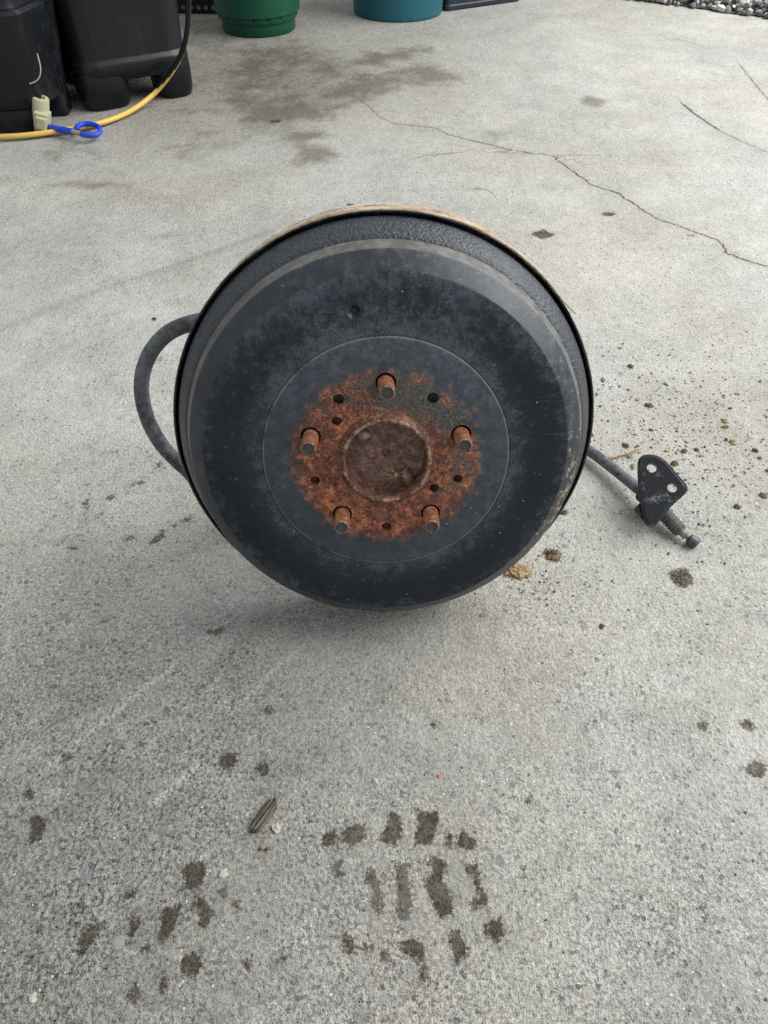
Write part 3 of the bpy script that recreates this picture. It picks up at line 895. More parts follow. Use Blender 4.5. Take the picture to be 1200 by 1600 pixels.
# axle stub behind the plate, on which the drum leans: it runs back until its end rests on the floor
AXL = -(FACE_C.z - .016 * math.sqrt(1 - AXIS.z ** 2)) / AXIS.z + .004
mb = MB()
mb.lathe([(0, -.0985), (.055, -.0985), (.055, -.112), (.036, -.118), (.034, -.190), (.024, -.200), (.0225, AXL + .062), (.0215, AXL + .056), (.018, AXL + .052), (.018, AXL + .003), (.016, AXL), (0, AXL)], 48)
part(mb, 'axle_shaft', mat_rust('axle_rust', (0.03, 0.02, 0.016), (0.09, 0.05, 0.035), (0.19, 0.11, 0.075), .4))


# parking brake cable
def mat_hose():
    g = G('cable_sheath'); a = g.noise(13, 5, 0.66); b = g.noise(130, 4, 0.75)
    f = g.math('ADD', g.math('MULTIPLY', a, 0.6), g.math('MULTIPLY', b, 0.4))
    c = g.mix(g.step(f, 0.40, 0.58), (0.038, 0.040, 0.043), (0.135, 0.142, 0.152))
    ch = g.step(g.noise(60, 4, 0.7, vec=g.mapping(loc=(1, 5, 2))), 0.64, 0.68)
    c = g.mix(ch, c, (0.010, 0.010, 0.011))
    return g.out(c, 0.62, g.bump(g.math('ADD', b, g.math('MULTIPLY', ch, -.6)), 0.35, 0.001), spec=0.4)


yp = (FACE_C + AXIS * -.09).y
W = [at_y(345, 500, yp + .055), at_y(306, 503, yp + .058), at_y(262, 521, yp + .060), at_y(232, 557, yp + .058), at_y(221, 602, yp + .052),
     at_y(229, 650, yp + .045), at_y(252, 694, yp + .040), at_y(290, 733, yp + .040), at_y(340, 770, yp + .045)]
WR = [gp(470, 770, .030), gp(640, 690, .012), gp(800, 655, .010), gp(880, 683, .011), gp(920, 704, .013), gp(962, 735, .016), gp(1000, 766, .019), gp(1018, 782, .020)]
path = catmull(W + WR, 14)
mb = MB(); mb.tube(path, lambda t: .0084 if t < .5 else .0076, 18)
cable = part(mb, 'brake_cable', mat_hose(), world=True)

# bracket: flat triangular plate with two holes, a folded edge and a barrel under it
bc = gp(1030, 770, .050)
bn = ((CAM - bc).normalized() + Vector((0.12, 0.05, 0.45))).normalized()


def on_plane(px, py, off=0.0):
    r = ray(px, py); t = ((bc + bn * off) - CAM).dot(bn) / r.dot(bn); return CAM + r * t


def round_poly(pts, rs, n=5):
    out = []
    m = len(pts)
    for i in range(m):
        p, a, b = Vector(pts[i]), Vector(pts[i - 1]), Vector(pts[(i + 1) % m])
        u, v = (a - p).normalized(), (b - p).normalized(); r = rs[i]
        if r <= 0: out.append(p); continue
        A, B = p + u * r, p + v * r
        for k in range(n + 1):
            t = k / n; out.append(A * (1 - t) ** 2 + p * 2 * t * (1 - t) + B * t * t)
    return out


px_poly = [(996, 706), (1034, 710), (1080, 763), (1050, 790), (1022, 824), (1008, 818), (998, 770)]
loc = [on_plane(x, y) for x, y in px_poly]
mm = (loc[1] - loc[0]).length
outl = round_poly(loc, [.018, .012, .010, .004, .006, .004, .0], 6)
T = .0032
M_brk = mat_black_metal('bracket_black', 0.62, 0.525, 0.20)
ins = []
cen = sum(outl, Vector()) / len(outl)
bev = [p + (cen - p).normalized() * .0052 for p in outl]; bev2 = [p + (cen - p).normalized() * .0012 for p in outl]
mb = MB(); mb.rings([[p - bn * (T + .0030) for p in bev2], [p - bn * (T + .0022) for p in outl], [p - bn * .0042 for p in outl], [p - bn * .0030 for p in bev2], [p for p in bev]])
brk = part(mb, 'cable_bracket', M_brk, world=True)
hc = MB()
bx = Vector((1, 0, 0)); bx = (bx - bn * bx.dot(bn)).normalized(); by = bn.cross(bx)
for hx, hy, hr in ((1018.5, 731, .0062), (1050.5, 762, .0060)):
    c0 = on_plane(hx, hy)
    hc.rings([[c0 + bn * s + bx * (hr * math.cos(2 * math.pi * k / 28)) + by * (hr * math.sin(2 * math.pi * k / 28)) for k in range(28)] for s in (-.02, .02)])
hco = hc.build('cutter', M_brk, smooth=False, xf=TO_LOCAL); hco.parent = asm; hco.location = OFF
boolean_cut(brk, [hco])
# folded edge on the right side
e0, e1, e2 = on_plane(1040, 719), on_plane(1076, 762), on_plane(1052, 788)
edge = round_poly([e0, e1, e2], [0, .009, 0], 6)
edge = catmull(edge, 2)
mb = MB(); rs = []
for i, p in enumerate(edge):
    inw = (cen - p).normalized(); dep = .013 * min(1, .15 + i / (len(edge) * .55))
    rs.append([p + inw * .0004 - bn * .0012, p + inw * .0034 - bn * .0012, p + inw * .0034 - bn * dep, p + inw * .0004 - bn * dep])
mb.rings(rs)
part(mb, 'folded_edge', M_brk, brk, world=True)
# barrel that grips the cable end, under the plate
ax0, ax1 = gp(1003, 772, .019), gp(1050, 818, .015)
ad = (ax1 - ax0).normalized()
mb = MB(); mb.tube([ax0 - ad * .002, ax0, ax0 + ad * .002, ax0 + ad * .030, ax0 + ad * .032], lambda t: .0100 if 0.1 < t < 0.9 else .0092, 24)
part(mb, 'barrel', M_brk, brk, world=True)
q = on_plane(1003, 795, -.008)
mb = MB(); qs = [on_plane(990, 796, -.010), on_plane(999, 786, -.010), on_plane(1016, 800, -.010), on_plane(1010, 818, -.010)]
mb.rings([[p - bn * .004 for p in qs], [p for p in qs]])
part(mb, 'clamp_tab', M_brk, brk, world=True)
# threaded sleeve, rod and ball end
s0, s1 = gp(1030, 795, .0170), gp(1064, 831, .0120)
sd_ = (s1 - s0); L = sd_.length; sd_.normalize()
pth = [s0 + sd_ * (L * k / 90) for k in range(91)]
mb = MB(); mb.tube(pth, lambda t: (.0088 + .0010 * math.sin(t * 2 * math.pi * 9.5)) if t < .96 else .0066, 24)
part(mb, 'threaded_sleeve', mat_rust('sleeve_steel', (0.035, 0.035, 0.036), (0.085, 0.083, 0.08), (0.20, 0.19, 0.18), .3, 2, .6), world=True, sharp=60)
b1 = gp(1083, 846, .0078)
rd = (b1 - s1)
mb = MB(); mb.tube([s1 - sd_ * .004, s1 + rd * .25, s1 + rd * .42, s1 + rd * .46, b1], lambda t: .0050 if t < .45 else (.0060 if t < .6 else .0032), 18)
part(mb, 'cable_rod', mat_rust('rod_steel', (0.06, 0.06, 0.06), (0.16, 0.155, 0.15), (0.33, 0.32, 0.30), .2, 2, .5), world=True)
rdn = rd.normalized()
mb = MB(); mb.tube([b1 - rdn * .0072, b1 - rdn * .0070, b1 - rdn * .0050, b1 + rdn * .0050, b1 + rdn * .0066, b1 + rdn * .0068], lambda t: [.0035, .0056, .0074, .0074, .0056, .0030][round(t * 5)], 24)
part(mb, 'ball_end', M_dark, world=True)

# dead crane fly lying in the hub cup
mb = MB(); c0 = face_pt(619, 741, -.004)
c0 = Vector((c0.x, c0.y, -.0030))
mb.blob(c0, .0018, .0028, .0016, 2, .15, 2)
for dx, dy in ((-.0150, .0032), (-.0062, .0118), (.0175, .0140), (-.0085, -.0030), (-.0018, -.0068), (.0075, .0005)):
    e = c0 + Vector((dx, dy, -.0025)); k = c0 + Vector((dx * .5, dy * .5, .0040))
    mb.tube(catmull([c0, k, e], 6), lambda t: .00032 - .00010 * t, 6)
fly = mb.build('crane_fly', mat_rust('insect_tan', (0.16, 0.12, 0.07), (0.33, 0.25, 0.15), (0.50, 0.40, 0.26), 0, 3), None)
fly.matrix_world = M_FACE
tag(fly, 'dead tan long-legged crane fly lying inside the rusty hub cup', 'insect')


# ------------------------------------------------------------------ plastic containers at the back left
def mat_plastic(name, col, rough=0.42, dusty=0.3, dust=(0.10, 0.105, 0.11), bump=0.25, spec=0.32):
    g = G(name); a = g.noise(9, 5, 0.7); b = g.noise(70, 4, 0.7); v = g.noise(6, 4, 0.7, vec=g.mapping(scale=(6, 6, .7)))
    f = g.math('ADD', g.math('MULTIPLY', a, 0.4), g.math('ADD', g.math('MULTIPLY', b, 0.25), g.math('MULTIPLY', v, 0.35)))
    d = g.math('MULTIPLY', g.step(f, 0.47, 0.68), dusty)
    c = g.mix(d, col, dust)
    return g.out(c, g.math('ADD', rough, g.math('MULTIPLY', d, 0.4)), g.bump(b, bump, 0.0006), spec=spec)


M_blk = mat_plastic('black_plastic', (0.0055, 0.0070, 0.0092), 0.34, 0.12, (0.05, 0.053, 0.058))
M_blk2 = mat_plastic('black_plastic_scuffed', (0.0050, 0.0063, 0.0082), 0.36, 0.26, (0.07, 0.072, 0.075))

# the farther one, with rounded feet
fl_, fr_ = gp(158, 168), gp(278, 147)
dirx = (fr_ - fl_); ang = math.atan2(dirx.y, dirx.x)
wid = dirx.length
W2 = wid / 2 + .050; D2 = .20
cx = (fl_ + fr_) / 2 + Vector((-math.sin(ang), math.cos(ang), 0)) * (D2 - .045)
binr = empty('plastic_bin', (cx.x, cx.y, 0), 'black plastic bin with rounded feet standing behind the yellow hose', 'bin', rz=ang)
lv = [(.062, W2 - .022, .05), (.066, W2 - .010, .05), (.080, W2 - .004, .055), (.092, W2, .06), (.104, W2 - .001, .06), (.112, W2 - .003, .058), (.116, W2 - .008, .055), (.120, W2 - .009, .055), (.34, W2 - .002, .055), (.60, W2 + .008, .055), (.605, W2 + .018, .055), (.63, W2 + .018, .055), (.635, W2 + .01, .055)]
mb = MB(); mb.rings([rrect(w, w - W2 + D2, r, z, 8) for z, w, r in lv])
mb.build('bin_body', M_blk, binr, 40)
for sx in (-1, 1):
    for sy in (-1, 1):
        mb = MB(); fx = .068 if sx < 0 else .052
        pr = [(.0, .80, .030), (.004, .88, .036), (.020, .97, .040), (.050, 1.0, .044), (.075, 1.0, .044), (.090, .97, .044)]
        mb.rings([rrect(fx * s, .062 * s, min(r, fx * s * .85), z, 6, sx * (W2 - fx - .003), sy * (D2 - .065)) for z, s, r in pr])
        mb.build('foot', M_blk, binr, 50)

# the nearer one, cut by the left edge of the photograph
cA, cB, cC = gp(-75, 214), gp(66, 208), gp(112, 181)
fx = (cB - cA).normalized(); nx_ = Vector((-fx.y, fx.x, 0))
ctr = cA + fx * .01 + nx_ * .0
tank = empty('plastic_container', (cB.x, cB.y, 0), 'scuffed black plastic container with square edges at the left edge', 'container', rz=math.atan2(fx.y, fx.x))
dloc = (cC - cB); dl = Vector((dloc.dot(fx), dloc.dot(nx_), 0))
Lx = .42


def tank_ring(z, ins, notch=0):
    # footprint: front edge, small bevel, right side, back
    P = [(-Lx + ins, 0 + ins), (-.030 - ins, 0 + ins), (.006 - ins, .016 + ins), (dl.x * .62 - ins, .075), (dl.x - ins, dl.y + .035), (dl.x - ins - .02, dl.y + .10), (dl.x - .03, .36), (-Lx + ins, .36)]
    return [Vector((x, y, z)) for x, y in round_poly_xy(P)]


def round_poly_xy(P):
    q = round_poly([Vector((x, y, 0)) for x, y in P], [.01, .012, .012, .012, .02, .02, .03, .03], 3)
    return [(p.x, p.y) for p in q]


mb = MB()
mb.rings([tank_ring(z, i) for z, i in ((.052, .012), (.056, .002), (.060, .0), (.15, -.012), (.262, -.028), (.270, -.022), (.272, -.012), (.283, -.010), (.50, -.022), (.505, -.018))])
mb.build('container_body', M_blk2, tank, 28)
# plinth under the front and a foot at the rear of the right side, open between
mb = MB()
Pp = [(-Lx, .001), (-.032, .001), (.003, .016), (.020, .040), (.012, .070), (-Lx, .070)]
mb.rings([[Vector((p.x + (0.003 if z < .002 else 0) * -1, p.y, z)) for p in round_poly([Vector((x, y, 0)) for x, y in Pp], [.01, .012, .012, .008, .008, .01], 3)] for z in (0, .004, .054)])
mb.build('foot', M_blk2, tank, 28)
mb = MB()
mb.rings([rrect(.024 * s, .034 * s, .010, z, 4, dl.x - .030, dl.y + .030) for z, s in ((0, .9), (.004, 1), (.056, 1.05))])
mb.build('foot', M_blk2, tank, 28)
mb = MB()
mb.rings([rrect(Lx * .48, .03, .010, z, 4, -Lx * .5, .32) for z in (0, .004, .056)])
mb.build('foot', M_blk2, tank, 28)
# a strand of pale string stuck to its front face
t0 = [at_y(59, 83, cB.y + .0), at_y(64, 104, cB.y), at_y(63, 118, cB.y - .0), at_y(57, 126, cB.y), at_y(47, 130, cB.y)]
mb = MB(); mb.tube(catmull([p + Vector((0, -.004, 0)) for p in t0], 6), .0013, 8)
thr = mb.build('string_strand', mat_plastic('string_pale', (0.50, 0.50, 0.46), .8, .1), None)
tag(thr, 'short curled pale string stuck to the black container at left', 'string')

# pale fitting at the foot of the near container
M_cream = mat_plastic('cream_plastic', (0.43, 0.41, 0.27), 0.5, 0.35, (0.30, 0.28, 0.20))
fb = gp(64, 203)
fit = empty('pipe_fitting', (fb.x, fb.y, 0), 'cream plastic pipe fitting standing against the foot of the black container', 'fitting')
_ft = at_y(63, 150, fb.y) - fb
fit.rotation_euler = (0, math.atan2(_ft.x, _ft.z), 0)
sc_f = (gp(76, 200) - gp(51, 200)).length / 2
hF = at_y(63, 150, fb.y).z
mb = MB(); mb.lathe([(0, 0), (sc_f * .95, 0), (sc_f, .003), (sc_f, hF - .004), (sc_f * .94, hF), (sc_f * .55, hF + .001), (sc_f * .5, hF - .006), (0, hF - .006)], 40)
mb.build('pipe', M_cream, fit)
mb = MB(); mb.rings([rrect(sc_f * .80, .018, .003, z, 3, sc_f * .50, -sc_f * .9) for z in (hF * .22, hF * .24, hF * .66, hF * .68)])
blk = mb.build('clip', M_cream, fit, 30)
mb = MB(); mb.rings([rrect(sc_f * .58, .007, .002, z, 3, sc_f * .72, -sc_f * .9 - .0245) for z in (hF * .30, hF * .315, hF * .60, hF * .61)])
mb.build('clip_face', M_cream, blk, 30)

# blue coated hook with an eye
M_blue = mat_plastic('blue_coating', (0.018, 0.062, 0.52), 0.45, 0.12, (0.12, 0.2, 0.5))
h0, h1 = gp(77, 199, .016), gp(114, 206, .020)
hook = empty('coated_hook', tuple(gp(120, 207)), 'blue plastic-coated hook with an eye lying over the yellow hose', 'hook')
Hinv = Matrix.Translation(-hook.location)
mb = MB(); mb.tube([h0, h0.lerp(h1, .02), h0.lerp(h1, .5), h0.lerp(h1, .98), h1], .0078, 16)
mb.build('shank', M_blue, hook, xf=Hinv)
h2 = gp(126, 209, .019)
mb = MB(); mb.tube([h1 - (h2 - h1) * .1, h1.lerp(h2, .5), h2], .0055, 14)
mb.build('collar', mat_plastic('brass_collar', (0.42, 0.27, 0.09), .4, .2), hook, xf=Hinv)
ev = [(121, 204), (120, 199), (126, 195), (138, 193.5), (150, 196), (156, 202), (153, 209), (143, 211.5), (132, 211), (126, 209)]
mb = MB(); mb.tube(catmull([gp(x, y, .018) for x, y in ev], 8), .0062, 14)
mb.build('eye', M_blue, hook, xf=Hinv)

# yellow and black hose
M_yel = mat_plastic('yellow_hose', (0.62, 0.41, 0.095), 0.45, 0.3, (0.42, 0.31, 0.15))
hp = [gp(-120, 212, .013), gp(-40, 214, .011), (gp(20, 213, .011)), gp(70, 208, .011), gp(120, 200, .011), gp(165, 190, .011), gp(205, 173, .011)]
hz = [(240, 147, .030), (265, 117, .075), (283, 85, .125), (292, 50, .180), (294, 15, .24), (291, -30, .30)]
yb = gp(205, 173).y
for i, (x, y, z) in enumerate(hz):
    hp.append(gp(x, y, z))
_ca, _sa = math.cos(ang), math.sin(ang)
for lx, ly, lz in ((W2 - .005, -D2 - .045, .46), (W2 - .03, -D2 - .035, .60), (W2 - .06, -D2 + .0, .650), (W2 - .11, -D2 + .07, .644), (W2 - .22, -D2 + .15, .6425), (W2 - .30, -D2 + .26, .6425)):
    hp.append(Vector((cx.x + lx * _ca - ly * _sa, cx.y + lx * _sa + ly * _ca, lz)))
mb = MB(); mb.tube(catmull(hp, 12), .0066, 16, mfun=lambda a, t: 0 if abs((a - (.07 + .50 * max(0, min(1, (t - .34) / .17))) + .5) % 1 - .5) < (.25 if t < .40 else .17) else 1)
hose = mb.build('hose', [M_yel, M_blk], None, 60)
tag(hose, 'yellow and black hose curving down past the black bins onto the floor', 'hose')


# ------------------------------------------------------------------ green fluted tub, teal bucket, dark tote, crate
def ground_circle(xl, xr, yb):
    """round foot: left and right extents and lowest point in the photograph"""
    a = gp((xl + xr) / 2, yb); r = (gp(xr, yb) - gp(xl, yb)).length / 2
    d = Vector((a.x, a.y, 0)).normalized()
    c = Vector((a.x, a.y, 0)) + d * r
    r2 = r * (c.length / Vector((a.x, a.y, 0)).length)
    return a + d * r2, r2


c, r = ground_circle(351, 463, 60)
gt = empty('fluted_tub', (c.x, c.y, 0), 'dark green plastic tub with fluted sides on the concrete floor', 'tub')
M_grn = mat_plastic('green_plastic', (0.004, 0.062, 0.034), 0.42, 0.25, (0.04, 0.10, 0.07))


def flute(rf, z, n=144, k=18, dep=.0):
    out = []
    for i in range(n):
        t = (i * k / n) % 1.0
        gq = math.exp(-((t - .5) / .09) ** 2)
        q = rf - dep * gq
        a = 2 * math.pi * i / n; out.append(Vector((q * math.cos(a), q * math.sin(a), z)))
    return out


mb = MB(); H = .42
mb.rings([flute(r * .97, 0), flute(r, .004), flute(r * 1.005, .030), flute(r * 1.015, .036), flute(r * 1.07, .040), flute(r * 1.085, .045, dep=.002), flute(r * 1.09, .052, dep=.008),
          flute(r * 1.17, .20, dep=.010), flute(r * 1.28, H - .06, dep=.010), flute(r * 1.29, H - .05, dep=.0)])
mb.build('tub_body', M_grn, gt, 50)
mb = MB(); mb.lathe([(r * 1.28, H - .05), (r * 1.36, H - .05), (r * 1.37, H - .046), (r * 1.37, H - .004), (r * 1.36, H), (r * 1.30, H), (r * 1.27, H - .02), (r * 1.15, .06), (0, .06)], 96)
mb.build('rim', M_grn, gt, 40)

c, r = ground_circle(553, 690, 36)
tb = empty('bucket', (c.x, c.y, 0), 'teal plastic bucket with a white sticker at the back of the floor', 'bucket')
M_teal = mat_plastic('teal_plastic', (0.011, 0.085, 0.113), 0.40, 0.28, (0.06, 0.14, 0.165))
mb = MB(); mb.lathe([(0, .004), (r * .95, .002), (r * .985, 0), (r, .004), (r * 1.0, .010), (r * 1.10, .30), (r * 1.12, .302), (r * 1.12, .315), (r * 1.105, .317), (r * 1.13, .37), (r * 1.16, .374), (r * 1.16, .384), (r * 1.11, .384), (r * .97, .012), (0, .012)], 128)
mb.build('bucket_body', M_teal, tb, 35)
mb = MB(); rs_ = []
for k in range(13):
    a = rad(-48 + k * 3.2)
    rs_.append((a, .058 + .016 * abs(k - 6) / 6 * (1 if k != 6 else 1)))
V = []; Fs = []
for a, z0 in rs_:
    q0 = r * (1 + .10 * (z0 / .30)) + .0012; q1 = r * (1 + .10 * (.15 / .30)) + .0012
    for q, z in ((q0, z0), (q1, .15), (q1 - .0008, .15), (q0 - .0008, z0)): V.append((q * math.cos(a), q * math.sin(a), z))
rr = [V[i * 4:i * 4 + 4] for i in range(13)]
mb.rings(rr); mb.build('sticker', mat_plastic('sticker_white', (0.72, 0.72, 0.70), .5, .2), tb, 40)
mb = MB(); pb = []
for k in range(25):
    a = math.pi * k / 24; pb.append((r * 1.15 * math.cos(a), -.10 * math.sin(a) - r * .9 * math.sin(a), .345 - .10 * math.sin(a)))
mb.tube(pb, .0028, 8); mb.build('bail_handle', M_dark, tb)

t0, t1 = gp(697, 19), gp(816, 2)
dv = t1 - t0; an = math.atan2(dv.y, dv.x); nn = Vector((-math.sin(an), math.cos(an), 0))
tc = (t0 + t1) / 2 + nn * .18
tote = empty('storage_tote', (tc.x, tc.y, 0), 'dark navy plastic storage tote beside the teal bucket', 'tote', rz=an)
M_nav = mat_plastic('navy_plastic', (0.022, 0.026, 0.042), 0.38, 0.3, (0.10, 0.11, 0.14))
hw = dv.length / 2
mb = MB(); mb.rings([rrect(hw - i, .18 - i, .02, z, 5) for z, i in ((0, .008), (.003, .003), (.012, .0), (.016, .0), (.020, .004), (.26, -.015), (.263, -.03), (.29, -.03), (.292, -.02))])
mb.build('tote_body', M_nav, tote, 30)
mb = MB(); mb.rings([rrect(hw + i, .18 + i, .03, z, 5) for z, i in ((.2925, .02), (.293, .034), (.312, .034), (.318, .026), (.322, .0))])
mb.build('lid', M_nav, tote, 30)

# black crate with round holes, mostly hidden behind the bin and the tub
c0_, c1_ = gp(292, 28), gp(352, 33)
k0 = gp(300, 22); cd_ = Vector((1, -.06, 0)).normalized(); an = math.atan2(cd_.y, cd_.x)
cc = k0 + Vector((.02, .12, 0))
crate = empty('perforated_crate', (cc.x, cc.y, 0), 'black plastic crate with round holes behind the green tub', 'crate', rz=an)
mb = MB(); hw, hd, hh = .19, .12, .26
NZ, NX = 8, 14
V = []; Fs = []


def perforated(w, h, nx, nz, rr, y):
    """front wall with a row grid of round holes: each cell is a ring of quads"""
    m = MB(); cw, ch = 2 * w / nx, h / nz
    for i in range(nx):
        for j in range(nz):
            ccx, ccz = -w + cw * (i + .5), ch * (j + .5) + .004
            for f0, yy in ((1, y), (-1, y + .004)):
                ring = []; sq = []
                for k in range(16):
                    a = 2 * math.pi * k / 16
                    ring.append((ccx + rr * math.cos(a), yy, ccz + rr * math.sin(a)))
                    s = max(abs(math.cos(a)), abs(math.sin(a)))
                    sq.append((ccx + cw / 2 * math.cos(a) / s, yy, ccz + ch / 2 * math.sin(a) / s))
                m.add(ring + sq, [((k, (k + 1) % 16, 16 + (k + 1) % 16, 16 + k) if f0 < 0 else (k, 16 + k, 16 + (k + 1) % 16, (k + 1) % 16)) for k in range(16)])
    return m


perforated(hw, hh, NX, NZ, .0085, -hd).build('front_wall', M_blk, crate, 30)
mb = MB(); mb.rings([[Vector(p) for p in ((-hw, -hd + .004, z), (hw, -hd + .004, z), (hw, hd, z), (-hw, hd, z))] for z in (0, .004)])
mb.build('crate_floor', M_blk, crate, smooth=False)
for sx in (-1, 1):
    mb = MB(); x0, x1 = (sx * hw - (.004 if sx > 0 else 0)), (sx * hw + (0 if sx > 0 else .004))
    mb.rings([[Vector(p) for p in ((x0, -hd + .004, z), (x1, -hd + .004, z), (x1, hd, z), (x0, hd, z))] for z in (.004, hh + .004)])
    mb.build('side_wall', M_blk, crate, smooth=False)
perforated(hw, hh, NX, NZ, .0085, hd).build('rear_wall', M_blk, crate, 30)


# ------------------------------------------------------------------ small things lying on the floor
def mat_dirt(name, a, b, c):
    g = G(name); n = g.noise(260, 5, 0.75); m = g.noise(90, 3, 0.6)
    f = g.math('ADD', g.math('MULTIPLY', n, 0.6), g.math('MULTIPLY', m, 0.4))
    return g.out(g.ramp(f, [(0.33, a), (0.5, b), (0.68, c)]), 0.95, g.bump(f, 0.9, 0.0015), spec=0.2)


M_mud = mat_dirt('dry_mud', (0.045, 0.034, 0.023), (0.130, 0.100, 0.066), (0.26, 0.205, 0.14))
M_sand = mat_dirt('sandy_clay', (0.14, 0.092, 0.045), (0.30, 0.21, 0.115), (0.46, 0.36, 0.23))
M_stone = mat_dirt('pebble', (0.12, 0.115, 0.10), (0.24, 0.22, 0.19), (0.42, 0.40, 0.35))
M_pale = mat_dirt('pale_pebble', (0.24, 0.22, 0.18), (0.42, 0.40, 0.34), (0.58, 0.56, 0.50))


def clump(name, px, py, wpx, hpx, mat, label, cat, n=26, hgt=.35, group=None, grain=(.10, .30), core=True):
    """a crumbly heap: many grains piled in one lump"""
    if wpx < 25: wpx, hpx = wpx * .8, hpx * .8
    c = gp(px, py); w = (gp(px + wpx / 2, py) - gp(px - wpx / 2, py)).length / 2
    d = (gp(px, py - hpx / 2) - gp(px, py + hpx / 2)).length / 2
    m = MB(); rn = random.Random(px * 7 + py); mn = min(w, d)
    for i in range(3 if core else 0):      # cohesive core lumps
        q = rn.uniform(0, .35); a = rn.uniform(0, 6.28); k = rn.uniform(.45, .75)
        m.blob((q * math.cos(a) * w, q * math.sin(a) * d, mn * hgt * .35), w * k, d * k, mn * hgt * rn.uniform(.7, 1.1), rn.randint(0, 99), .8, 3, freq=2.6)
    for i in range(n):
        a = rn.uniform(0, 6.28); q = math.sqrt(rn.random()) * 1.1
        s = rn.uniform(*grain) * mn * (.75 - .35 * q)
        z = hgt * mn * max(0, 1 - q * q) * rn.uniform(.3, 1)
        m.blob((q * math.cos(a) * w, q * math.sin(a) * d, max(z, s * .4)), s * rn.uniform(.6, 1.5), s * rn.uniform(.6, 1.5), s * rn.uniform(.5, .9), rn.randint(0, 99), .9, 1, rot=Matrix.Rotation(rn.uniform(0, 6), 3, 'Z'))
    o = m.build(name, mat, None, 18); o.location = (c.x, c.y, 0)
    return tag(o, label, cat, group)


clump('sandy_clod', 808, 893, 44, 26, M_sand, 'sandy tan clod of earth touching the lower right edge of the drum', 'dirt clod', 110, .32, grain=(.06, .22))
clump('mud_clod', 862, 867, 28, 21, M_mud, 'dark crumbly mud clod just right of the sandy clod', 'dirt clod', 80, .30, grain=(.08, .24))
clump('mud_clod', 881, 801, 20, 12, M_mud, 'small brown mud clod close to the right rim of the drum', 'dirt clod', 40, .35)
clump('mud_clod', 1064, 903, 34, 26, M_mud, 'flat crumbled mud clod below the cable ball end', 'dirt clod', 90, .20, grain=(.06, .16), core=False)
clump('mud_clod', 941, 979, 12, 11, M_mud, 'single small dark crumb on bare concrete below the bracket', 'dirt clod', 10, .42, grain=(.25, .55))
clump('mud_clod', 1069, 705, 17, 10, M_mud, 'brown mud crumb lying upper right of the bracket', 'dirt clod', 14, .42, grain=(.2, .45))
clump('mud_clod', 1088, 703, 11, 8, M_mud, 'tiny brown crumb just right of the crumb above the bracket', 'dirt clod', 9, .42, grain=(.25, .55))
clump('mud_clod', 1144, 691, 16, 12, M_sand, 'tan crumb with a lit edge at the far right of the scattered dirt', 'dirt clod', 12, .42, grain=(.25, .5))
clump('mud_clod', 1132, 658, 15, 10, M_sand, 'reddish tan crumb above the far right crumb', 'dirt clod', 10, .42, grain=(.25, .55))
clump('mud_clod', 1152, 792, 15, 11, M_mud, 'brown crumb right of the bracket', 'dirt clod', 12, .42, grain=(.25, .5))
clump('mud_clod', 1192, 774, 14, 11, M_mud, 'olive brown crumb at the right edge of the photo', 'dirt clod', 12, .42, grain=(.25, .5))
clump('mud_clod', 985, 573, 13, 9, M_mud, 'dark crumb highest up right of the drum', 'dirt clod', 10, .42, grain=(.25, .55))
clump('mud_clod', 942, 594, 11, 9, M_stone, 'pale crumb close to the right side of the plate', 'dirt clod', 8, .42, grain=(.25, .5))
clump('mud_clod', 1013, 634, 18, 9, M_mud, 'flat brown crumb above the twig', 'dirt clod', 14, .4, grain=(.25, .5))
clump('mud_clod', 978, 697, 14, 10, M_mud, 'dark crumb beside the twig', 'dirt clod', 12, .42, grain=(.25, .5))
clump('mud_clod', 985, 713, 12, 10, M_sand, 'tan crumb below the twig', 'dirt clod', 8, .42, grain=(.25, .5))
clump('mud_clod', 1053, 725, 16, 9, M_mud, 'brown crumb touching the upper right edge of the bracket', 'dirt clod', 10, .5, grain=(.3, .5))

# a dry twig and a split piece of wood
M_twig = mat_dirt('dry_twig', (0.18, 0.13, 0.07), (0.36, 0.27, 0.16), (0.52, 0.43, 0.29))
mb = MB(); tw = [gp(952, 716, .003), gp(966, 712, .0032), gp(980, 708, .003), gp(994, 703, .0045), (gp(1001, 700, .003))]
mb.tube(catmull(tw, 6), lambda t: .0019 * (1 - .5 * t), 8)
mb.tube(catmull([tw[2], gp(985, 714, .004), gp(990, 717, .002)], 4), lambda t: .0012 * (1 - .5 * t), 6)
o = mb.build('twig', M_twig, None); tag(o, 'thin pale dry twig lying between the drum and the bracket', 'twig')


def mat_splinter():
    g = G('splinter_wood'); n = g.noise(1, 5, 0.7, vec=g.mapping(scale=(420, 25, 420)))
    c = g.ramp(n, [(0.30, (0.018, 0.015, 0.012)), (0.48, (0.085, 0.072, 0.058)), (0.70, (0.25, 0.22, 0.18))])
    return g.out(c, 0.9, g.bump(n, 0.9, 0.002), spec=0.2)


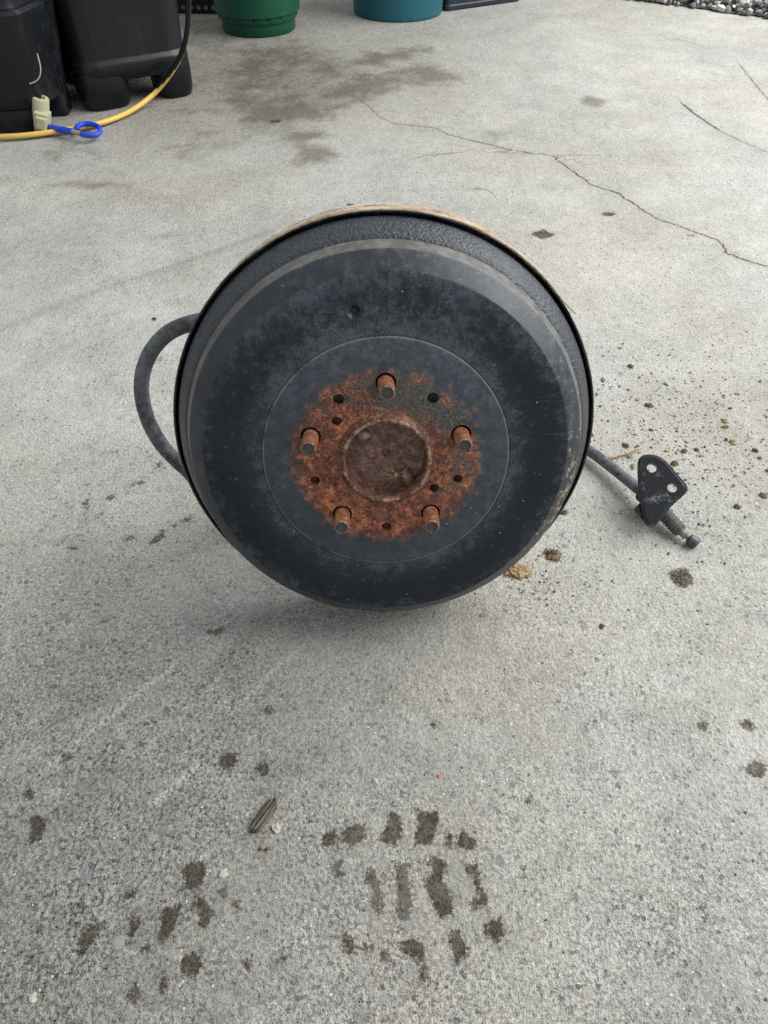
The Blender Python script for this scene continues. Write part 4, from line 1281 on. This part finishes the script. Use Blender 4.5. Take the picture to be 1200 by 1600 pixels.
s0, s1 = gp(394, 1301), gp(430, 1253)
sv = s1 - s0; L = sv.length
mb = MB(); rs = []
for k in range(15):
    t = k / 14; w = (.0062 * min(1, .35 + t * 4, (1 - t) * 5 + .45))
    rn = random.Random(k)
    row = []
    for i, (u, z) in enumerate(((-1, .0004), (-.9, .0034), (-.45, .0062), (-.1, .0042), (.3, .0068), (.75, .0044), (1, .0005))):
        row.append(Vector((u * w + rn.uniform(-.0003, .0003), t * L + (rn.uniform(-.004, .004) if k in (0, 14) else 0), z * (1 if 0 < k < 14 else .6))))
    rs.append(row)
mb.rings(rs)
o = mb.build('wood_splinter', mat_splinter(), None, 20); o.location = (s0.x, s0.y, 0.0004); o.rotation_euler = (0, 0, math.atan2(sv.y, sv.x) - math.pi / 2)
tag(o, 'grey weathered wood splinter lying left of the muddy tyre print', 'wood splinter')


def pebble(name, px, py, wpx, mat, label, flat=.7, elong=1.0, rz=0, cat='pebble'):
    c = gp(px, py); w = (gp(px + wpx / 2, py) - gp(px - wpx / 2, py)).length / 2
    m = MB(); m.blob((0, 0, w * flat * .40), w, w * elong, w * flat * .7, px, .7, 2, freq=2.2)
    o = m.build(name, mat, None, 28); o.location = (c.x, c.y, 0); o.rotation_euler = (0, 0, rz)
    return tag(o, label, cat)


pebble('pebble', 432, 1294, 14, M_pale, 'small white pebble beside the lower end of the wood splinter', .8)
pebble('pebble', 587, 1221, 8, M_pale, 'tiny white pebble on bare concrete below the drum', .8)
pebble('pebble', 52, 1560, 15, M_pale, 'cream pebble near the bottom left corner', .6)
pebble('pebble', 349, 1365, 14, M_pale, 'cream crumb right of the star-shaped mud spot', .6)
pebble('pebble', 117, 1352, 16, M_stone, 'dark rounded pebble set in the floor left of the mud spots', .5, .8)
pebble('pebble', 668, 1343, 6, M_pale, 'tiny white pebble at the top of the middle tyre print', .7)
pebble('stone_chip', 170, 966, 20, M_stone, 'elongated grey stone chip on the floor left of the drum', .4, .45, .5, 'stone chip')
pebble('stone_chip', 686, 1213, 6, mat_dirt('red_chip', (0.25, 0.06, 0.04), (0.42, 0.12, 0.08), (0.5, 0.2, 0.15)), 'tiny red chip below the drum', .6, .8, 0, 'stone chip')
pebble('mud_crumb', 328, 988, 9, M_mud, 'dark brown crumb left below the drum, left one of two', .7, cat='crumb')
pebble('mud_crumb', 341, 987, 11, M_mud, 'reddish brown crumb left below the drum, right one of two', .7, cat='crumb')
pebble('mud_crumb', 241, 499, 7, M_dark, 'black crumb above the cable loop', .7, cat='crumb')

# loose grit scattered over the floor, far too fine to count
mb = MB(); rn = random.Random(11); gm = []
for i in range(2200):
    if i < 900: px, py = rn.gauss(1050, 90), rn.gauss(660, 62)
    elif i < 1050: px, py = rn.gauss(850, 50), rn.gauss(905, 45)
    elif i < 1250: px, py = rn.gauss(1120, 60), rn.gauss(780, 60)
    else: px, py = rn.uniform(-60, 1260), rn.uniform(260, 1650)
    c = gp(px, py); s = rn.choice((.0005, .0006, .0008, .001, .0012, .0016)) * rn.uniform(.7, 1.2)
    if i < 1250 and rn.random() < .05: s *= 1.8
    if i >= 1250: s = min(s, .0010)
    if (c - BASE).length < .02: continue
    k = rn.choices((0, 1, 2, 3), (7, 1, 5, 1) if i < 1250 else (4, 1, 4, 2))[0]
    mb.blob((c.x, c.y, s * .45), s * rn.uniform(.6, 1.8), s * rn.uniform(.6, 1.4), s * rn.uniform(.5, .9), i, .9, 1, mi=k, rot=Matrix.Rotation(rn.uniform(0, 6), 3, 'Z'))
o = mb.build('grit', [M_mud, M_sand, M_stone, M_pale], None, 18)
tag(o, 'fine brown grit and crumbs scattered over the concrete', 'grit', kind='stuff')
